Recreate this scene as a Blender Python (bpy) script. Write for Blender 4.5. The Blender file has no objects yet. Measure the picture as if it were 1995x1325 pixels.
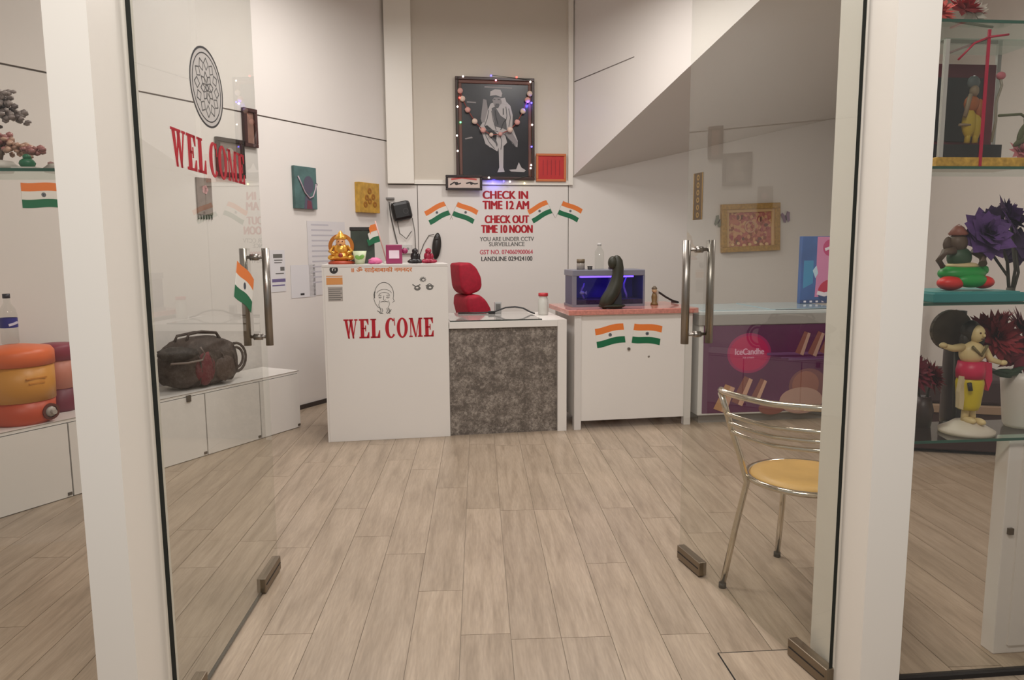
import bpy, bmesh, math, random
from mathutils import Vector, Matrix, noise
random.seed(7)
SC = bpy.context.scene
COL = SC.collection
R = math.radians

# ------------------------------------------------------------------ camera, world, lights, exposure
cam_d = bpy.data.cameras.new('camera')
cam = bpy.data.objects.new('camera', cam_d)
COL.objects.link(cam)
SC.camera = cam
cam_d.sensor_width = 36.0
cam_d.lens = 1422.0 / 1995.0 * 36.0
cam_d.clip_start = 0.02
down = Vector((75.5, 11112.0, 1422.0)).normalized()          # gravity as the lens sees it: 7.3 deg pitch, 0.4 deg roll
fwd = (Vector((0, 0, 1)) - down * down.z).normalized()
rgt = fwd.cross(-down).normalized()
if rgt.x < 0:
    rgt = -rgt
M3 = Matrix((rgt, fwd, -down))
cx, cy, cz = M3.col[0], M3.col[1], M3.col[2]
rot = Matrix((Vector(cx), -Vector(cy), -Vector(cz))).transposed()
cam.matrix_world = Matrix.Translation((0, 0, 1.3)) @ rot.to_4x4()

world = bpy.data.worlds.new('lobby_ambience')
SC.world = world
world.use_nodes = True
bg = world.node_tree.nodes['Background']
bg.inputs[0].default_value = (1.0, 0.955, 0.925, 1)
bg.inputs[1].default_value = 0.37

def area(name, loc, size, size_y, power, color=(1, 0.962, 0.93), rotation=(0, 0, 0)):
    l = bpy.data.lights.new(name, 'AREA')
    l.shape = 'RECTANGLE'
    l.size, l.size_y, l.energy, l.color = size, size_y, power, color
    o = bpy.data.objects.new(name, l)
    o.location = loc
    o.rotation_euler = rotation
    COL.objects.link(o)
    return o

area('ceiling_lamp', (-0.98, 5.0, 3.35), 0.4, 0.4, 26)
area('ceiling_lamp', (0.62, 5.25, 3.35), 0.4, 0.4, 26)
area('ceiling_lamp', (2.3, 3.6, 2.9), 0.4, 0.4, 11)
area('ceiling_lamp', (0.0, 3.0, 3.5), 1.2, 0.35, 42)
area('lobby_lamp', (0.0, 0.35, 3.0), 1.8, 0.4, 46, rotation=(R(30), 0, 0))

SC.view_settings.view_transform = 'Standard'
SC.view_settings.look = 'None'
SC.view_settings.exposure = 0.10
SC.view_settings.gamma = 1.0
SC.view_settings.use_curve_mapping = False

# ------------------------------------------------------------------ materials
def lin(c):
    o = []
    for v in c[:3]:
        v /= 255.0
        o.append(v / 12.92 if v <= 0.04045 else ((v + 0.055) / 1.055) ** 2.4)
    return (o[0], o[1], o[2], 1.0)

MATS = {}
def mat(name, rgb, rough=0.5, metal=0.0, noise_amt=0.0, noise_scale=8.0, emit=None, emit_s=0.0, bump=0.0, coat=0.0, spec=None):
    if name in MATS:
        return MATS[name]
    m = bpy.data.materials.new(name)
    m.use_nodes = True
    nt = m.node_tree
    b = nt.nodes['Principled BSDF']
    b.inputs['Base Color'].default_value = lin(rgb)
    b.inputs['Roughness'].default_value = rough
    b.inputs['Metallic'].default_value = metal
    if coat:
        b.inputs['Coat Weight'].default_value = coat
    if spec is not None:
        b.inputs['Specular IOR Level'].default_value = spec
    if emit:
        b.inputs['Emission Color'].default_value = lin(emit)
        b.inputs['Emission Strength'].default_value = emit_s
    if noise_amt or bump:
        tc = nt.nodes.new('ShaderNodeTexCoord')
        n = nt.nodes.new('ShaderNodeTexNoise')
        n.inputs['Scale'].default_value = noise_scale
        n.inputs['Detail'].default_value = 4
        nt.links.new(tc.outputs['Object'], n.inputs['Vector'])
        if noise_amt:
            r = nt.nodes.new('ShaderNodeValToRGB')
            c = lin(rgb)
            r.color_ramp.elements[0].color = tuple(v * (1 - noise_amt) for v in c[:3]) + (1,)
            r.color_ramp.elements[1].color = tuple(min(1, v * (1 + noise_amt)) for v in c[:3]) + (1,)
            r.color_ramp.elements[0].position = 0.3
            r.color_ramp.elements[1].position = 0.7
            nt.links.new(n.outputs['Fac'], r.inputs[0])
            nt.links.new(r.outputs[0], b.inputs['Base Color'])
        if bump:
            bp = nt.nodes.new('ShaderNodeBump')
            bp.inputs['Strength'].default_value = bump
            bp.inputs['Distance'].default_value = 0.01
            nt.links.new(n.outputs['Fac'], bp.inputs['Height'])
            nt.links.new(bp.outputs[0], b.inputs['Normal'])
    MATS[name] = m
    return m

def glass_mat(name, tint, ior=1.5):
    m = bpy.data.materials.new(name)
    m.use_nodes = True
    nt = m.node_tree
    nt.nodes.clear()
    out = nt.nodes.new('ShaderNodeOutputMaterial')
    mix = nt.nodes.new('ShaderNodeMixShader')
    tr = nt.nodes.new('ShaderNodeBsdfTransparent')
    gl = nt.nodes.new('ShaderNodeBsdfGlossy')
    fr = nt.nodes.new('ShaderNodeFresnel')
    fr.inputs['IOR'].default_value = ior
    tr.inputs[0].default_value = tuple(tint) + (1,)
    gl.inputs[0].default_value = (0.9, 0.92, 0.9, 1)
    gl.inputs['Roughness'].default_value = 0.0
    ge = nt.nodes.new('ShaderNodeNewGeometry')          # a thin pane reflects on the face turned to you, its back face adds nothing
    inv = nt.nodes.new('ShaderNodeMath'); inv.operation = 'SUBTRACT'; inv.inputs[0].default_value = 1.0
    mu = nt.nodes.new('ShaderNodeMath'); mu.operation = 'MULTIPLY'
    nt.links.new(ge.outputs['Backfacing'], inv.inputs[1])
    nt.links.new(fr.outputs[0], mu.inputs[0]); nt.links.new(inv.outputs[0], mu.inputs[1])
    nt.links.new(mu.outputs[0], mix.inputs[0])
    nt.links.new(tr.outputs[0], mix.inputs[1])
    nt.links.new(gl.outputs[0], mix.inputs[2])
    nt.links.new(mix.outputs[0], out.inputs[0])
    MATS[name] = m
    return m

WALL = mat('white_wall_laminate', (224, 218, 212), 0.42, noise_amt=0.015, noise_scale=1.2)
WALLB = mat('beige_wall_paint', (206, 197, 184), 0.7, noise_amt=0.02, noise_scale=1.5)
GROOVE = mat('panel_joint', (120, 112, 106), 0.8)
CEIL = mat('ceiling_paint', (228, 224, 218), 0.8)
LAM = mat('white_laminate', (226, 221, 215), 0.28, noise_amt=0.01, noise_scale=2)
LAMG = mat('white_laminate_edge', (214, 209, 204), 0.35)
POSTM = mat('white_post_paint', (232, 226, 216), 0.35)
DARK = mat('dark_gap', (30, 26, 24), 0.8)
EDGE = mat('glass_dark_edge', (10, 18, 14), 0.25)
EDGEF = None
STEEL = mat('brushed_steel', (150, 143, 136), 0.32, 1.0)
STEELD = mat('patch_fitting_steel', (140, 128, 112), 0.4, 1.0)
CHROME = mat('chrome', (215, 205, 190), 0.14, 1.0)
RED = mat('red_vinyl', (176, 16, 34), 0.4)
REDE = mat('red_vinyl_edge', (226, 120, 118), 0.5)
SAFF = mat('flag_saffron', (226, 122, 50), 0.5)
FWHITE = mat('flag_white', (226, 222, 214), 0.5)
FGREEN = mat('flag_green', (14, 104, 66), 0.5)
NAVY = mat('flag_wheel', (70, 76, 86), 0.5)
BLACK = mat('black_plastic', (26, 24, 24), 0.4)
INK = mat('black_ink', (46, 44, 44), 0.6)
GREYINK = mat('grey_ink', (104, 102, 98), 0.6)
PAPER = mat('white_paper', (216, 213, 214), 0.7)
GLASS = glass_mat('door_glass', (0.945, 0.95, 0.935))
GLASSW = glass_mat('window_glass', (0.93, 0.92, 0.90))
GLASSS = glass_mat('shelf_glass', (0.84, 0.92, 0.89))
GLASSC = glass_mat('clear_glass', (0.93, 0.94, 0.93))
EDGEF = GLASSC
GEDGE = mat('shelf_glass_edge', (52, 92, 78), 0.2)

def wood_mat():
    m = bpy.data.materials.new('pale_oak_tile')
    m.use_nodes = True
    nt = m.node_tree
    b = nt.nodes['Principled BSDF']
    tc = nt.nodes.new('ShaderNodeTexCoord')
    oi = nt.nodes.new('ShaderNodeObjectInfo')
    mp = nt.nodes.new('ShaderNodeMapping')
    mp.inputs['Scale'].default_value = (26, 2.2, 1)
    add = nt.nodes.new('ShaderNodeVectorMath')
    add.operation = 'ADD'
    mul = nt.nodes.new('ShaderNodeMath'); mul.operation = 'MULTIPLY'; mul.inputs[1].default_value = 57.0
    nt.links.new(oi.outputs['Random'], mul.inputs[0])
    nt.links.new(tc.outputs['Object'], mp.inputs['Vector'])
    nt.links.new(mp.outputs[0], add.inputs[0])
    nt.links.new(mul.outputs[0], add.inputs[1])
    n1 = nt.nodes.new('ShaderNodeTexNoise'); n1.inputs['Scale'].default_value = 1.0; n1.inputs['Detail'].default_value = 6; n1.inputs['Distortion'].default_value = 0.7
    nt.links.new(add.outputs[0], n1.inputs['Vector'])
    n2 = nt.nodes.new('ShaderNodeTexNoise'); n2.inputs['Scale'].default_value = 3.2; n2.inputs['Detail'].default_value = 3
    nt.links.new(tc.outputs['Object'], n2.inputs['Vector'])
    r1 = nt.nodes.new('ShaderNodeValToRGB')
    r1.color_ramp.elements[0].position = 0.28; r1.color_ramp.elements[0].color = lin((147, 130, 111))
    r1.color_ramp.elements[1].position = 0.66; r1.color_ramp.elements[1].color = lin((175, 157, 137))
    e = r1.color_ramp.elements.new(0.46); e.color = lin((164, 146, 126))
    nt.links.new(n1.outputs['Fac'], r1.inputs[0])
    mx = nt.nodes.new('ShaderNodeMix'); mx.data_type = 'RGBA'; mx.blend_type = 'MULTIPLY'; mx.inputs[0].default_value = 1.0
    r2 = nt.nodes.new('ShaderNodeMapRange'); r2.inputs['From Min'].default_value = 0; r2.inputs['To Min'].default_value = 0.9; r2.inputs['To Max'].default_value = 1.03
    nt.links.new(oi.outputs['Random'], r2.inputs['Value'])
    mm = nt.nodes.new('ShaderNodeMapRange'); mm.inputs['From Min'].default_value = 0.3; mm.inputs['From Max'].default_value = 0.7; mm.inputs['To Min'].default_value = 0.92; mm.inputs['To Max'].default_value = 1.04
    nt.links.new(n2.outputs['Fac'], mm.inputs['Value'])
    mp3 = nt.nodes.new('ShaderNodeMapping'); mp3.inputs['Scale'].default_value = (150, 14, 1)
    n3 = nt.nodes.new('ShaderNodeTexNoise'); n3.inputs['Scale'].default_value = 1.0; n3.inputs['Detail'].default_value = 2
    nt.links.new(tc.outputs['Object'], mp3.inputs['Vector']); nt.links.new(mp3.outputs[0], n3.inputs['Vector'])
    m3 = nt.nodes.new('ShaderNodeMapRange'); m3.inputs['From Min'].default_value = 0.3; m3.inputs['From Max'].default_value = 0.7; m3.inputs['To Min'].default_value = 0.9; m3.inputs['To Max'].default_value = 1.08
    nt.links.new(n3.outputs['Fac'], m3.inputs['Value'])
    mt3 = nt.nodes.new('ShaderNodeMath'); mt3.operation = 'MULTIPLY'
    nt.links.new(m3.outputs[0], mt3.inputs[1])
    mt = nt.nodes.new('ShaderNodeMath'); mt.operation = 'MULTIPLY'
    nt.links.new(r2.outputs[0], mt.inputs[0]); nt.links.new(mm.outputs[0], mt.inputs[1])
    nt.links.new(r1.outputs[0], mx.inputs[6]); nt.links.new(mt.outputs[0], mt3.inputs[0]); nt.links.new(mt3.outputs[0], mx.inputs[7])
    nt.links.new(mx.outputs[2], b.inputs['Base Color'])
    b.inputs['Roughness'].default_value = 0.36
    bp = nt.nodes.new('ShaderNodeBump'); bp.inputs['Strength'].default_value = 0.12; bp.inputs['Distance'].default_value = 0.004
    nt.links.new(n1.outputs['Fac'], bp.inputs['Height']); nt.links.new(bp.outputs[0], b.inputs['Normal'])
    return m
OAK = wood_mat()

def damask_mat():
    m = bpy.data.materials.new('taupe_damask_wallpaper')
    m.use_nodes = True
    nt = m.node_tree
    b = nt.nodes['Principled BSDF']
    tc = nt.nodes.new('ShaderNodeTexCoord')
    v = nt.nodes.new('ShaderNodeTexVoronoi'); v.inputs['Scale'].default_value = 9; v.inputs['Randomness'].default_value = 0.55
    v2 = nt.nodes.new('ShaderNodeTexVoronoi'); v2.inputs['Scale'].default_value = 42; v2.feature = 'SMOOTH_F1'
    n = nt.nodes.new('ShaderNodeTexNoise'); n.inputs['Scale'].default_value = 62; n.inputs['Detail'].default_value = 4; n.inputs['Distortion'].default_value = 1.2
    for q in (v, v2, n):
        nt.links.new(tc.outputs['Object'], q.inputs['Vector'])
    a = nt.nodes.new('ShaderNodeMath'); a.operation = 'MULTIPLY_ADD'; a.inputs[1].default_value = -0.38       # florets: pale hearts, darker between
    nt.links.new(v.outputs['Distance'], a.inputs[0]); nt.links.new(n.outputs['Fac'], a.inputs[2])
    c = nt.nodes.new('ShaderNodeMath'); c.operation = 'MULTIPLY_ADD'; c.inputs[1].default_value = -0.35
    nt.links.new(v2.outputs['Distance'], c.inputs[0]); nt.links.new(a.outputs[0], c.inputs[2])
    r = nt.nodes.new('ShaderNodeValToRGB')
    r.color_ramp.elements[0].position = 0.02; r.color_ramp.elements[0].color = lin((92, 84, 77))
    r.color_ramp.elements[1].position = 0.42; r.color_ramp.elements[1].color = lin((156, 147, 137))
    e = r.color_ramp.elements.new(0.2); e.color = lin((118, 109, 101))
    nt.links.new(c.outputs[0], r.inputs[0])
    nt.links.new(r.outputs[0], b.inputs['Base Color'])
    b.inputs['Roughness'].default_value = 0.5
    return m
DAMASK = damask_mat()

# ------------------------------------------------------------------ mesh builder
class MB:
    def __init__(self):
        self.bm = bmesh.new()
        self.mi = 0
    def m(self, i):
        self.mi = i
        return self
    def _fin(self, verts, mtx=None, smooth=False):
        if mtx is not None:
            bmesh.ops.transform(self.bm, matrix=mtx, verts=verts)
        fs = set()
        for v in verts:
            for f in v.link_faces:
                fs.add(f)
        for f in fs:
            f.material_index = self.mi
            f.smooth = smooth
        return self
    def box(self, x0, x1, y0, y1, z0, z1, mtx=None, bevel=0.0):
        r = bmesh.ops.create_cube(self.bm, size=1)
        vs = r['verts']
        for v in vs:
            v.co = Vector((x0 + (v.co.x + .5) * (x1 - x0), y0 + (v.co.y + .5) * (y1 - y0), z0 + (v.co.z + .5) * (z1 - z0)))
        if bevel:
            es = list({e for v in vs for e in v.link_edges})
            q = bmesh.ops.bevel(self.bm, geom=es, offset=bevel, segments=2, affect='EDGES', profile=0.5)
            vs = list({v for f in q['faces'] for v in f.verts} | {v for v in vs if v.is_valid})
            # take every vert of the island
            seen = set(vs); stack = list(vs)
            while stack:
                v = stack.pop()
                for e in v.link_edges:
                    w = e.other_vert(v)
                    if w not in seen:
                        seen.add(w); stack.append(w)
            vs = list(seen)
        return self._fin(vs, mtx)
    def cyl(self, p0, p1, r0, r1=None, n=14, cap=True, smooth=True):
        p0, p1 = Vector(p0), Vector(p1)
        d = p1 - p0
        r1 = r0 if r1 is None else r1
        r = bmesh.ops.create_cone(self.bm, cap_ends=cap, segments=n, radius1=r0, radius2=r1, depth=d.length)
        mt = Matrix.Translation((p0 + p1) / 2) @ d.to_track_quat('Z', 'Y').to_matrix().to_4x4()
        self._fin(r['verts'], mt, smooth)
        for v in r['verts']:
            for f in v.link_faces:
                if len(f.verts) > 4:
                    f.smooth = False
        return self
    def ball(self, c, r, sub=2, amp=0.0, freq=3.0, rot=None):
        rr = (r, r, r) if isinstance(r, (int, float)) else r
        q = bmesh.ops.create_icosphere(self.bm, subdivisions=sub, radius=1)
        for v in q['verts']:
            if amp:
                v.co *= 1 + amp * noise.noise(v.co * freq + Vector(c) * 7)
            v.co = Vector((v.co.x * rr[0], v.co.y * rr[1], v.co.z * rr[2]))
        mt = Matrix.Translation(c)
        if rot:
            mt = mt @ rot.to_4x4()
        return self._fin(q['verts'], mt, True)
    def lathe(self, prof, c=(0, 0, 0), n=24, smooth=True):
        rings = []
        for (r, z) in prof:
            if r < 1e-5:
                rings.append([self.bm.verts.new((c[0], c[1], c[2] + z))])
            else:
                rings.append([self.bm.verts.new((c[0] + r * math.cos(2 * math.pi * k / n), c[1] + r * math.sin(2 * math.pi * k / n), c[2] + z)) for k in range(n)])
        for a, b in zip(rings, rings[1:]):
            for k in range(n):
                k2 = (k + 1) % n
                if len(a) == 1 and len(b) == 1:
                    continue
                if len(a) == 1:
                    f = self.bm.faces.new((a[0], b[k2], b[k]))
                elif len(b) == 1:
                    f = self.bm.faces.new((a[k], a[k2], b[0]))
                else:
                    f = self.bm.faces.new((a[k], a[k2], b[k2], b[k]))
                f.material_index = self.mi
                f.smooth = smooth
        return self
    def tube(self, pts, r, n=8, closed=False, taper=None):
        pts = [Vector(p) for p in pts]
        N = len(pts)
        rings = []
        up = Vector((0.12, 0.31, 0.94)).normalized()
        for i, p in enumerate(pts):
            a = pts[(i - 1) % N] if (closed or i > 0) else p
            b = pts[(i + 1) % N] if (closed or i < N - 1) else p
            t = (b - a).normalized()
            x = t.cross(up)
            if x.length < 1e-3:
                x = t.cross(Vector((1, 0, 0)))
            x.normalize()
            y = t.cross(x)
            rr = r if taper is None else r * taper[i]
            rings.append([self.bm.verts.new(p + x * rr * math.cos(2 * math.pi * k / n) + y * rr * math.sin(2 * math.pi * k / n)) for k in range(n)])
        M = N if closed else N - 1
        for i in range(M):
            a, b = rings[i], rings[(i + 1) % N]
            for k in range(n):
                f = self.bm.faces.new((a[k], a[(k + 1) % n], b[(k + 1) % n], b[k]))
                f.smooth = True
                f.material_index = self.mi
        if not closed:
            for rg in (rings[0], rings[-1]):
                f = self.bm.faces.new(rg)
                f.material_index = self.mi
        return self
    def ext(self, poly, y0, y1, mtx=None):          # polygon in x,z extruded along y
        a = [self.bm.verts.new((p[0], y0, p[1])) for p in poly]
        b = [self.bm.verts.new((p[0], y1, p[1])) for p in poly]
        n = len(poly)
        fs = [self.bm.faces.new(a), self.bm.faces.new(list(reversed(b)))]
        for k in range(n):
            fs.append(self.bm.faces.new((a[k], b[k], b[(k + 1) % n], a[(k + 1) % n])))
        for f in fs:
            f.material_index = self.mi
        if mtx is not None:
            bmesh.ops.transform(self.bm, matrix=mtx, verts=a + b)
        return self
    def ring(self, c, r0, r1, y0, y1, n=40, sx=1.0, a0=0, a1=360):   # flat ring in x,z
        full = abs(a1 - a0) >= 360
        ang = [R(a0 + (a1 - a0) * k / n) for k in range(n + (0 if full else 1))]
        P = lambda r, a, y: self.bm.verts.new((c[0] + sx * r * math.cos(a), y, c[1] + r * math.sin(a)))
        q = [(P(r0, a, y0), P(r1, a, y0), P(r1, a, y1), P(r0, a, y1)) for a in ang]
        L = len(q)
        for k in range(L if full else L - 1):
            s, t = q[k], q[(k + 1) % L]
            for i in range(4):
                f = self.bm.faces.new((s[i], t[i], t[(i + 1) % 4], s[(i + 1) % 4]))
                f.material_index = self.mi
        return self
    def disc(self, c, rx, rz, y0, y1, n=24, rot=0):
        pts = []
        for k in range(n):
            a = 2 * math.pi * k / n
            x, z = rx * math.cos(a), rz * math.sin(a)
            pts.append((c[0] + x * math.cos(R(rot)) - z * math.sin(R(rot)), c[1] + x * math.sin(R(rot)) + z * math.cos(R(rot))))
        return self.ext(pts, y0, y1)
    def stroke(self, pts, w, y0, y1):               # flat ribbon along a polyline in x,z
        P = [Vector((p[0], p[1])) for p in pts]
        L, Rr = [], []
        for i, p in enumerate(P):
            a = P[max(0, i - 1)]; b = P[min(len(P) - 1, i + 1)]
            t = (b - a).normalized()
            nn = Vector((-t.y, t.x)) * w / 2
            L.append(p + nn); Rr.append(p - nn)
        for i in range(len(P) - 1):
            self.ext([Rr[i], Rr[i + 1], L[i + 1], L[i]], y0, y1)
        return self
    def build(self, name, mats, parent=None, loc=None, rotz=0.0, norm=True, bevel=0.0):
        me = bpy.data.meshes.new(name)
        if norm:
            bmesh.ops.recalc_face_normals(self.bm, faces=self.bm.faces)
        self.bm.to_mesh(me)
        self.bm.free()
        for mm in (mats if isinstance(mats, (list, tuple)) else [mats]):
            me.materials.append(mm)
        o = bpy.data.objects.new(name, me)
        COL.objects.link(o)
        if parent:
            o.parent = parent
        if loc is not None:
            o.location = loc
        o.rotation_euler = (0, 0, R(rotz))
        if bevel:
            md = o.modifiers.new('bevel', 'BEVEL'); md.width = bevel; md.segments = 3; md.limit_method = 'ANGLE'
        return o

def tag(o, label, cat, group=None):
    o['label'] = label; o['category'] = cat
    if group:
        o['group'] = group
    return o
def thing(name, label, cat, loc, rotz=0.0, group=None):
    o = bpy.data.objects.new(name, None)
    o.empty_display_size = 0.05
    COL.objects.link(o)
    o.location = loc
    o.rotation_euler = (0, 0, R(rotz))
    return tag(o, label, cat, group)
def struct(o):
    o['kind'] = 'structure'
    return o
def sempty(name, loc=(0, 0, 0), rotz=0.0):
    o = bpy.data.objects.new(name, None)
    COL.objects.link(o)
    o.location = loc
    o.rotation_euler = (0, 0, R(rotz))
    return struct(o)
def dup(root, loc, rotz, label, rx=None):
    r = root.copy(); COL.objects.link(r); r.location = loc; r.rotation_euler = (0, rx or 0, R(rotz)); r['label'] = label
    for ch in list(root.children):
        c = ch.copy(); COL.objects.link(c); c.parent = r
        for g in ch.children:
            d = g.copy(); COL.objects.link(d); d.parent = c
    return r
class Frame:
    def __init__(self, x, y, ang):
        self.o = Vector((x, y)); self.a = ang
        self.d = Vector((math.cos(R(ang)), math.sin(R(ang)))); self.n = Vector((self.d.y, -self.d.x))
    def at(self, u, z, off=0.0):                    # off: towards the room / viewer
        p = self.o + self.d * u + self.n * off
        return (p.x, p.y, z)
LW = Frame(-1.715, 5.823, 62.2)      # left wall
BW = Frame(-1.144, 6.906, 9.5)       # back wall
CL = Frame(-1.241, 4.791, 9.5)       # reception counter fronts
FZ = Frame(1.324, 5.235, 7.0)        # freezer front
LD = Frame(-0.914, 1.818, 92.8)      # left door leaf
RD = Frame(0.704, 2.895, -75.7)      # right door leaf
BN = Frame(-2.063, 4.286, 62.2)      # bench front
FA = Frame(0.0, 1.91, 5.7)           # shop front

def text_mesh(s, w, h, mtl, name, parent, loc, rotx=0.0, bold=0.0, left=0.0):
    cu = bpy.data.curves.new(name, 'FONT')
    cu.body = s
    cu.size = 1.0
    cu.extrude = 0.0
    cu.offset = 0.0
    cu.fill_mode = 'BOTH'
    t = bpy.data.objects.new(name, cu)
    COL.objects.link(t)
    bpy.context.view_layer.update()
    dg = bpy.context.evaluated_depsgraph_get()
    me = bpy.data.meshes.new_from_object(t.evaluated_get(dg))
    bpy.data.objects.remove(t)
    bpy.data.curves.remove(cu)
    xs = [v.co.x for v in me.vertices]; ys = [v.co.y for v in me.vertices]
    if not xs:
        return None
    x0, x1, y0, y1 = min(xs), max(xs), min(ys), max(ys)
    for v in me.vertices:
        v.co = Vector(((v.co.x - x0) / (x1 - x0) * w, -0.0012, (v.co.y - y0) / (y1 - y0) * h))
    if bold:
        bb = bmesh.new(); bb.from_mesh(me)
        src = list(bb.faces)
        for dx, dy in ((bold * h, 0), (-bold * h, 0), (0, bold * h * .6)):
            q_ = bmesh.ops.duplicate(bb, geom=src)
            bmesh.ops.translate(bb, verts=[v for v in q_['geom'] if isinstance(v, bmesh.types.BMVert)], vec=(dx, -0.00004 * (1 + (dx > 0)), dy))
        bb.to_mesh(me); bb.free()
    me.materials.clear()
    me.materials.append(mtl)
    o = bpy.data.objects.new(name, me)
    COL.objects.link(o)
    o.parent = parent
    o.location = loc
    md = o.modifiers.new('thick', 'SOLIDIFY'); md.thickness = 0.001
    return o

# ------------------------------------------------------------------ structure: floor
RO = [(-4.35, 0.9), (-1.144, 6.906), (3.56, 7.70), (3.40, 0.9)]
def prism(name, pts, z0, z1, mtl):
    b = MB()
    bot = [b.bm.verts.new((p[0], p[1], z0)) for p in pts]
    top = [b.bm.verts.new((p[0], p[1], z1)) for p in pts]
    b.bm.faces.new(bot); b.bm.faces.new(top)
    n = len(pts)
    for k in range(n):
        b.bm.faces.new((bot[k], bot[(k + 1) % n], top[(k + 1) % n], top[k]))
    return b.build(name, mtl)
GROUT = mat('floor_joint', (140, 126, 110), 0.8)
floor = struct(prism('floor', [(-4.6, 0.2), (-4.6, 7.9), (3.8, 7.9), (3.8, 0.2)], -0.08, -0.0035, GROUT))
PA = R(2.6)
pd = Vector((-math.sin(PA), math.cos(PA))); pn = Vector((math.cos(PA), math.sin(PA)))
PW, PL, GAP = 0.168, 1.2, 0.0022
plank_me = {}
def inside(p):
    n = len(RO); s = True
    for i in range(n):
        a = Vector(RO[i]); b = Vector(RO[(i + 1) % n])
        e = b - a; q = p - a
        if e.x * q.y - e.y * q.x > 0.0:
            s = False
    return s
def clip_poly(poly, ro):
    out = poly
    n = len(ro)
    for i in range(n):
        a = Vector(ro[i]); b = Vector(ro[(i + 1) % n]); e = b - a
        f = lambda p: -(e.x * (p.y - a.y) - e.y * (p.x - a.x))
        res = []
        for k in range(len(out)):
            p, q = out[k], out[(k + 1) % len(out)]
            fp, fq = f(p), f(q)
            if fp >= 0:
                res.append(p)
            if (fp >= 0) != (fq >= 0):
                res.append(p + (q - p) * (fp / (fp - fq)))
        out = res
        if len(out) < 3:
            return []
    return out
rnd = random.Random(3)
VIEWP = [(-4.35, 0.9), (-1.144, 6.906), (3.56, 7.70), (3.40, 0.9)]
nplank = 0
for i in range(-26, 25):
    off = rnd.random() * PL if i != 0 else 0.0
    xo = -0.0 + 0.002 + i * PW
    j0 = -2
    for j in range(j0, 8):
        s0 = 2.287 - 1.2 * 2 + off * 1.0 + j * PL if i not in (1, 3) else 2.287 - 1.2 * 2 + j * PL
        base = Vector((0.085, 0.0)) * 0 + pn * (xo + 0.092) + pd * s0
        c = [base + pn * (GAP / 2) + pd * (GAP / 2), base + pn * (GAP / 2) + pd * (PL - GAP / 2), base + pn * (PW - GAP / 2) + pd * (PL - GAP / 2), base + pn * (PW - GAP / 2) + pd * (GAP / 2)]
        pc = clip_poly(c, VIEWP)
        if len(pc) < 3:
            continue
        ctr = base + pn * PW / 2 + pd * PL / 2
        full = len(pc) == 4 and all((pc[k] - c[k]).length < 1e-5 for k in range(4))
        if full and 'p' in plank_me:
            o = bpy.data.objects.new('plank', plank_me['p'])
            COL.objects.link(o); o.parent = floor
        else:
            b = MB()
            ca, sa = math.cos(-PA), math.sin(-PA)
            loc2 = [Vector(((p - ctr).x * ca - (p - ctr).y * sa, (p - ctr).x * sa + (p - ctr).y * ca)) for p in pc]
            top = [b.bm.verts.new((p.x, p.y, 0.0)) for p in loc2]
            bot = [b.bm.verts.new((p.x, p.y, -0.006)) for p in loc2]
            b.bm.faces.new(top)
            for k in range(len(loc2)):
                b.bm.faces.new((top[k], bot[k], bot[(k + 1) % len(loc2)], top[(k + 1) % len(loc2)]))
            o = b.build('plank', OAK, floor)
            if full:
                plank_me['p'] = o.data
        o.location = (ctr.x, ctr.y, 0.0)
        o.rotation_euler = (0, 0, PA)
        nplank += 1
print('planks', nplank)

# ------------------------------------------------------------------ structure: walls, ceiling
CH = 4.2
def wall(name, F, u0, u1, d, panels, base_mat=GROOVE, pmat=WALL, top=CH):
    o = struct(MB().box(u0, u1, 0.012, d, 0, top).build(name, base_mat, None, F.at(0, 0), F.a))
    for (a, b_, z0, z1, *rest) in panels:
        MB().box(a, b_, rest[0] if rest else 0.0, 0.013, z0, z1).build('panel', rest[1] if len(rest) > 1 else pmat, o)
    return o
wall('wall_left', LW, -5.2, 1.32, 0.12, [(-5.2, 1.32, 0.0, 2.268), (-5.2, 1.32, 2.279, CH)])
wall('wall_back', BW, -0.06, 4.8, 0.2, [(0.0, 0.268, 0, 1.878), (0.275, 1.719, 0, 1.878), (1.727, 4.8, 0, 1.955), (1.76, 4.8, 1.955, CH, 0.004)])
struct(MB().box(0.0, 0.243, -0.055, 0.012, 1.886, CH, bevel=0.004).build('trim_1', POSTM, None, BW.at(0, 0), BW.a))
struct(MB().box(1.714, 1.759, -0.035, 0.012, 1.886, CH).build('trim_2', POSTM, None, BW.at(0, 0), BW.a))
struct(MB().box(0.243, 1.714, -0.02, 0.012, 1.884, 1.925).build('trim_3', POSTM, None, BW.at(0, 0), BW.a))
struct(MB().box(0.243, 1.714, 0.0, 0.014, 1.925, CH).build('wall_recess', WALLB, None, BW.at(0, 0), BW.a))
struct(prism('wall_right', [(3.36, 1.2), (3.52, 7.72), (3.64, 7.72), (3.48, 1.2)], 0, CH, WALL))
struct(prism('ceiling', [(-4.6, 1.6), (-4.6, 8.1), (3.8, 8.1), (3.8, 1.6)], CH, CH + 0.1, CEIL))
struct(MB().box(-5.2, 1.27, -0.012, 0.0, 0.0, 0.035).build('baseboard_left', mat('dark_skirting', (58, 48, 44), 0.6), None, LW.at(0, 0), LW.a))

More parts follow.
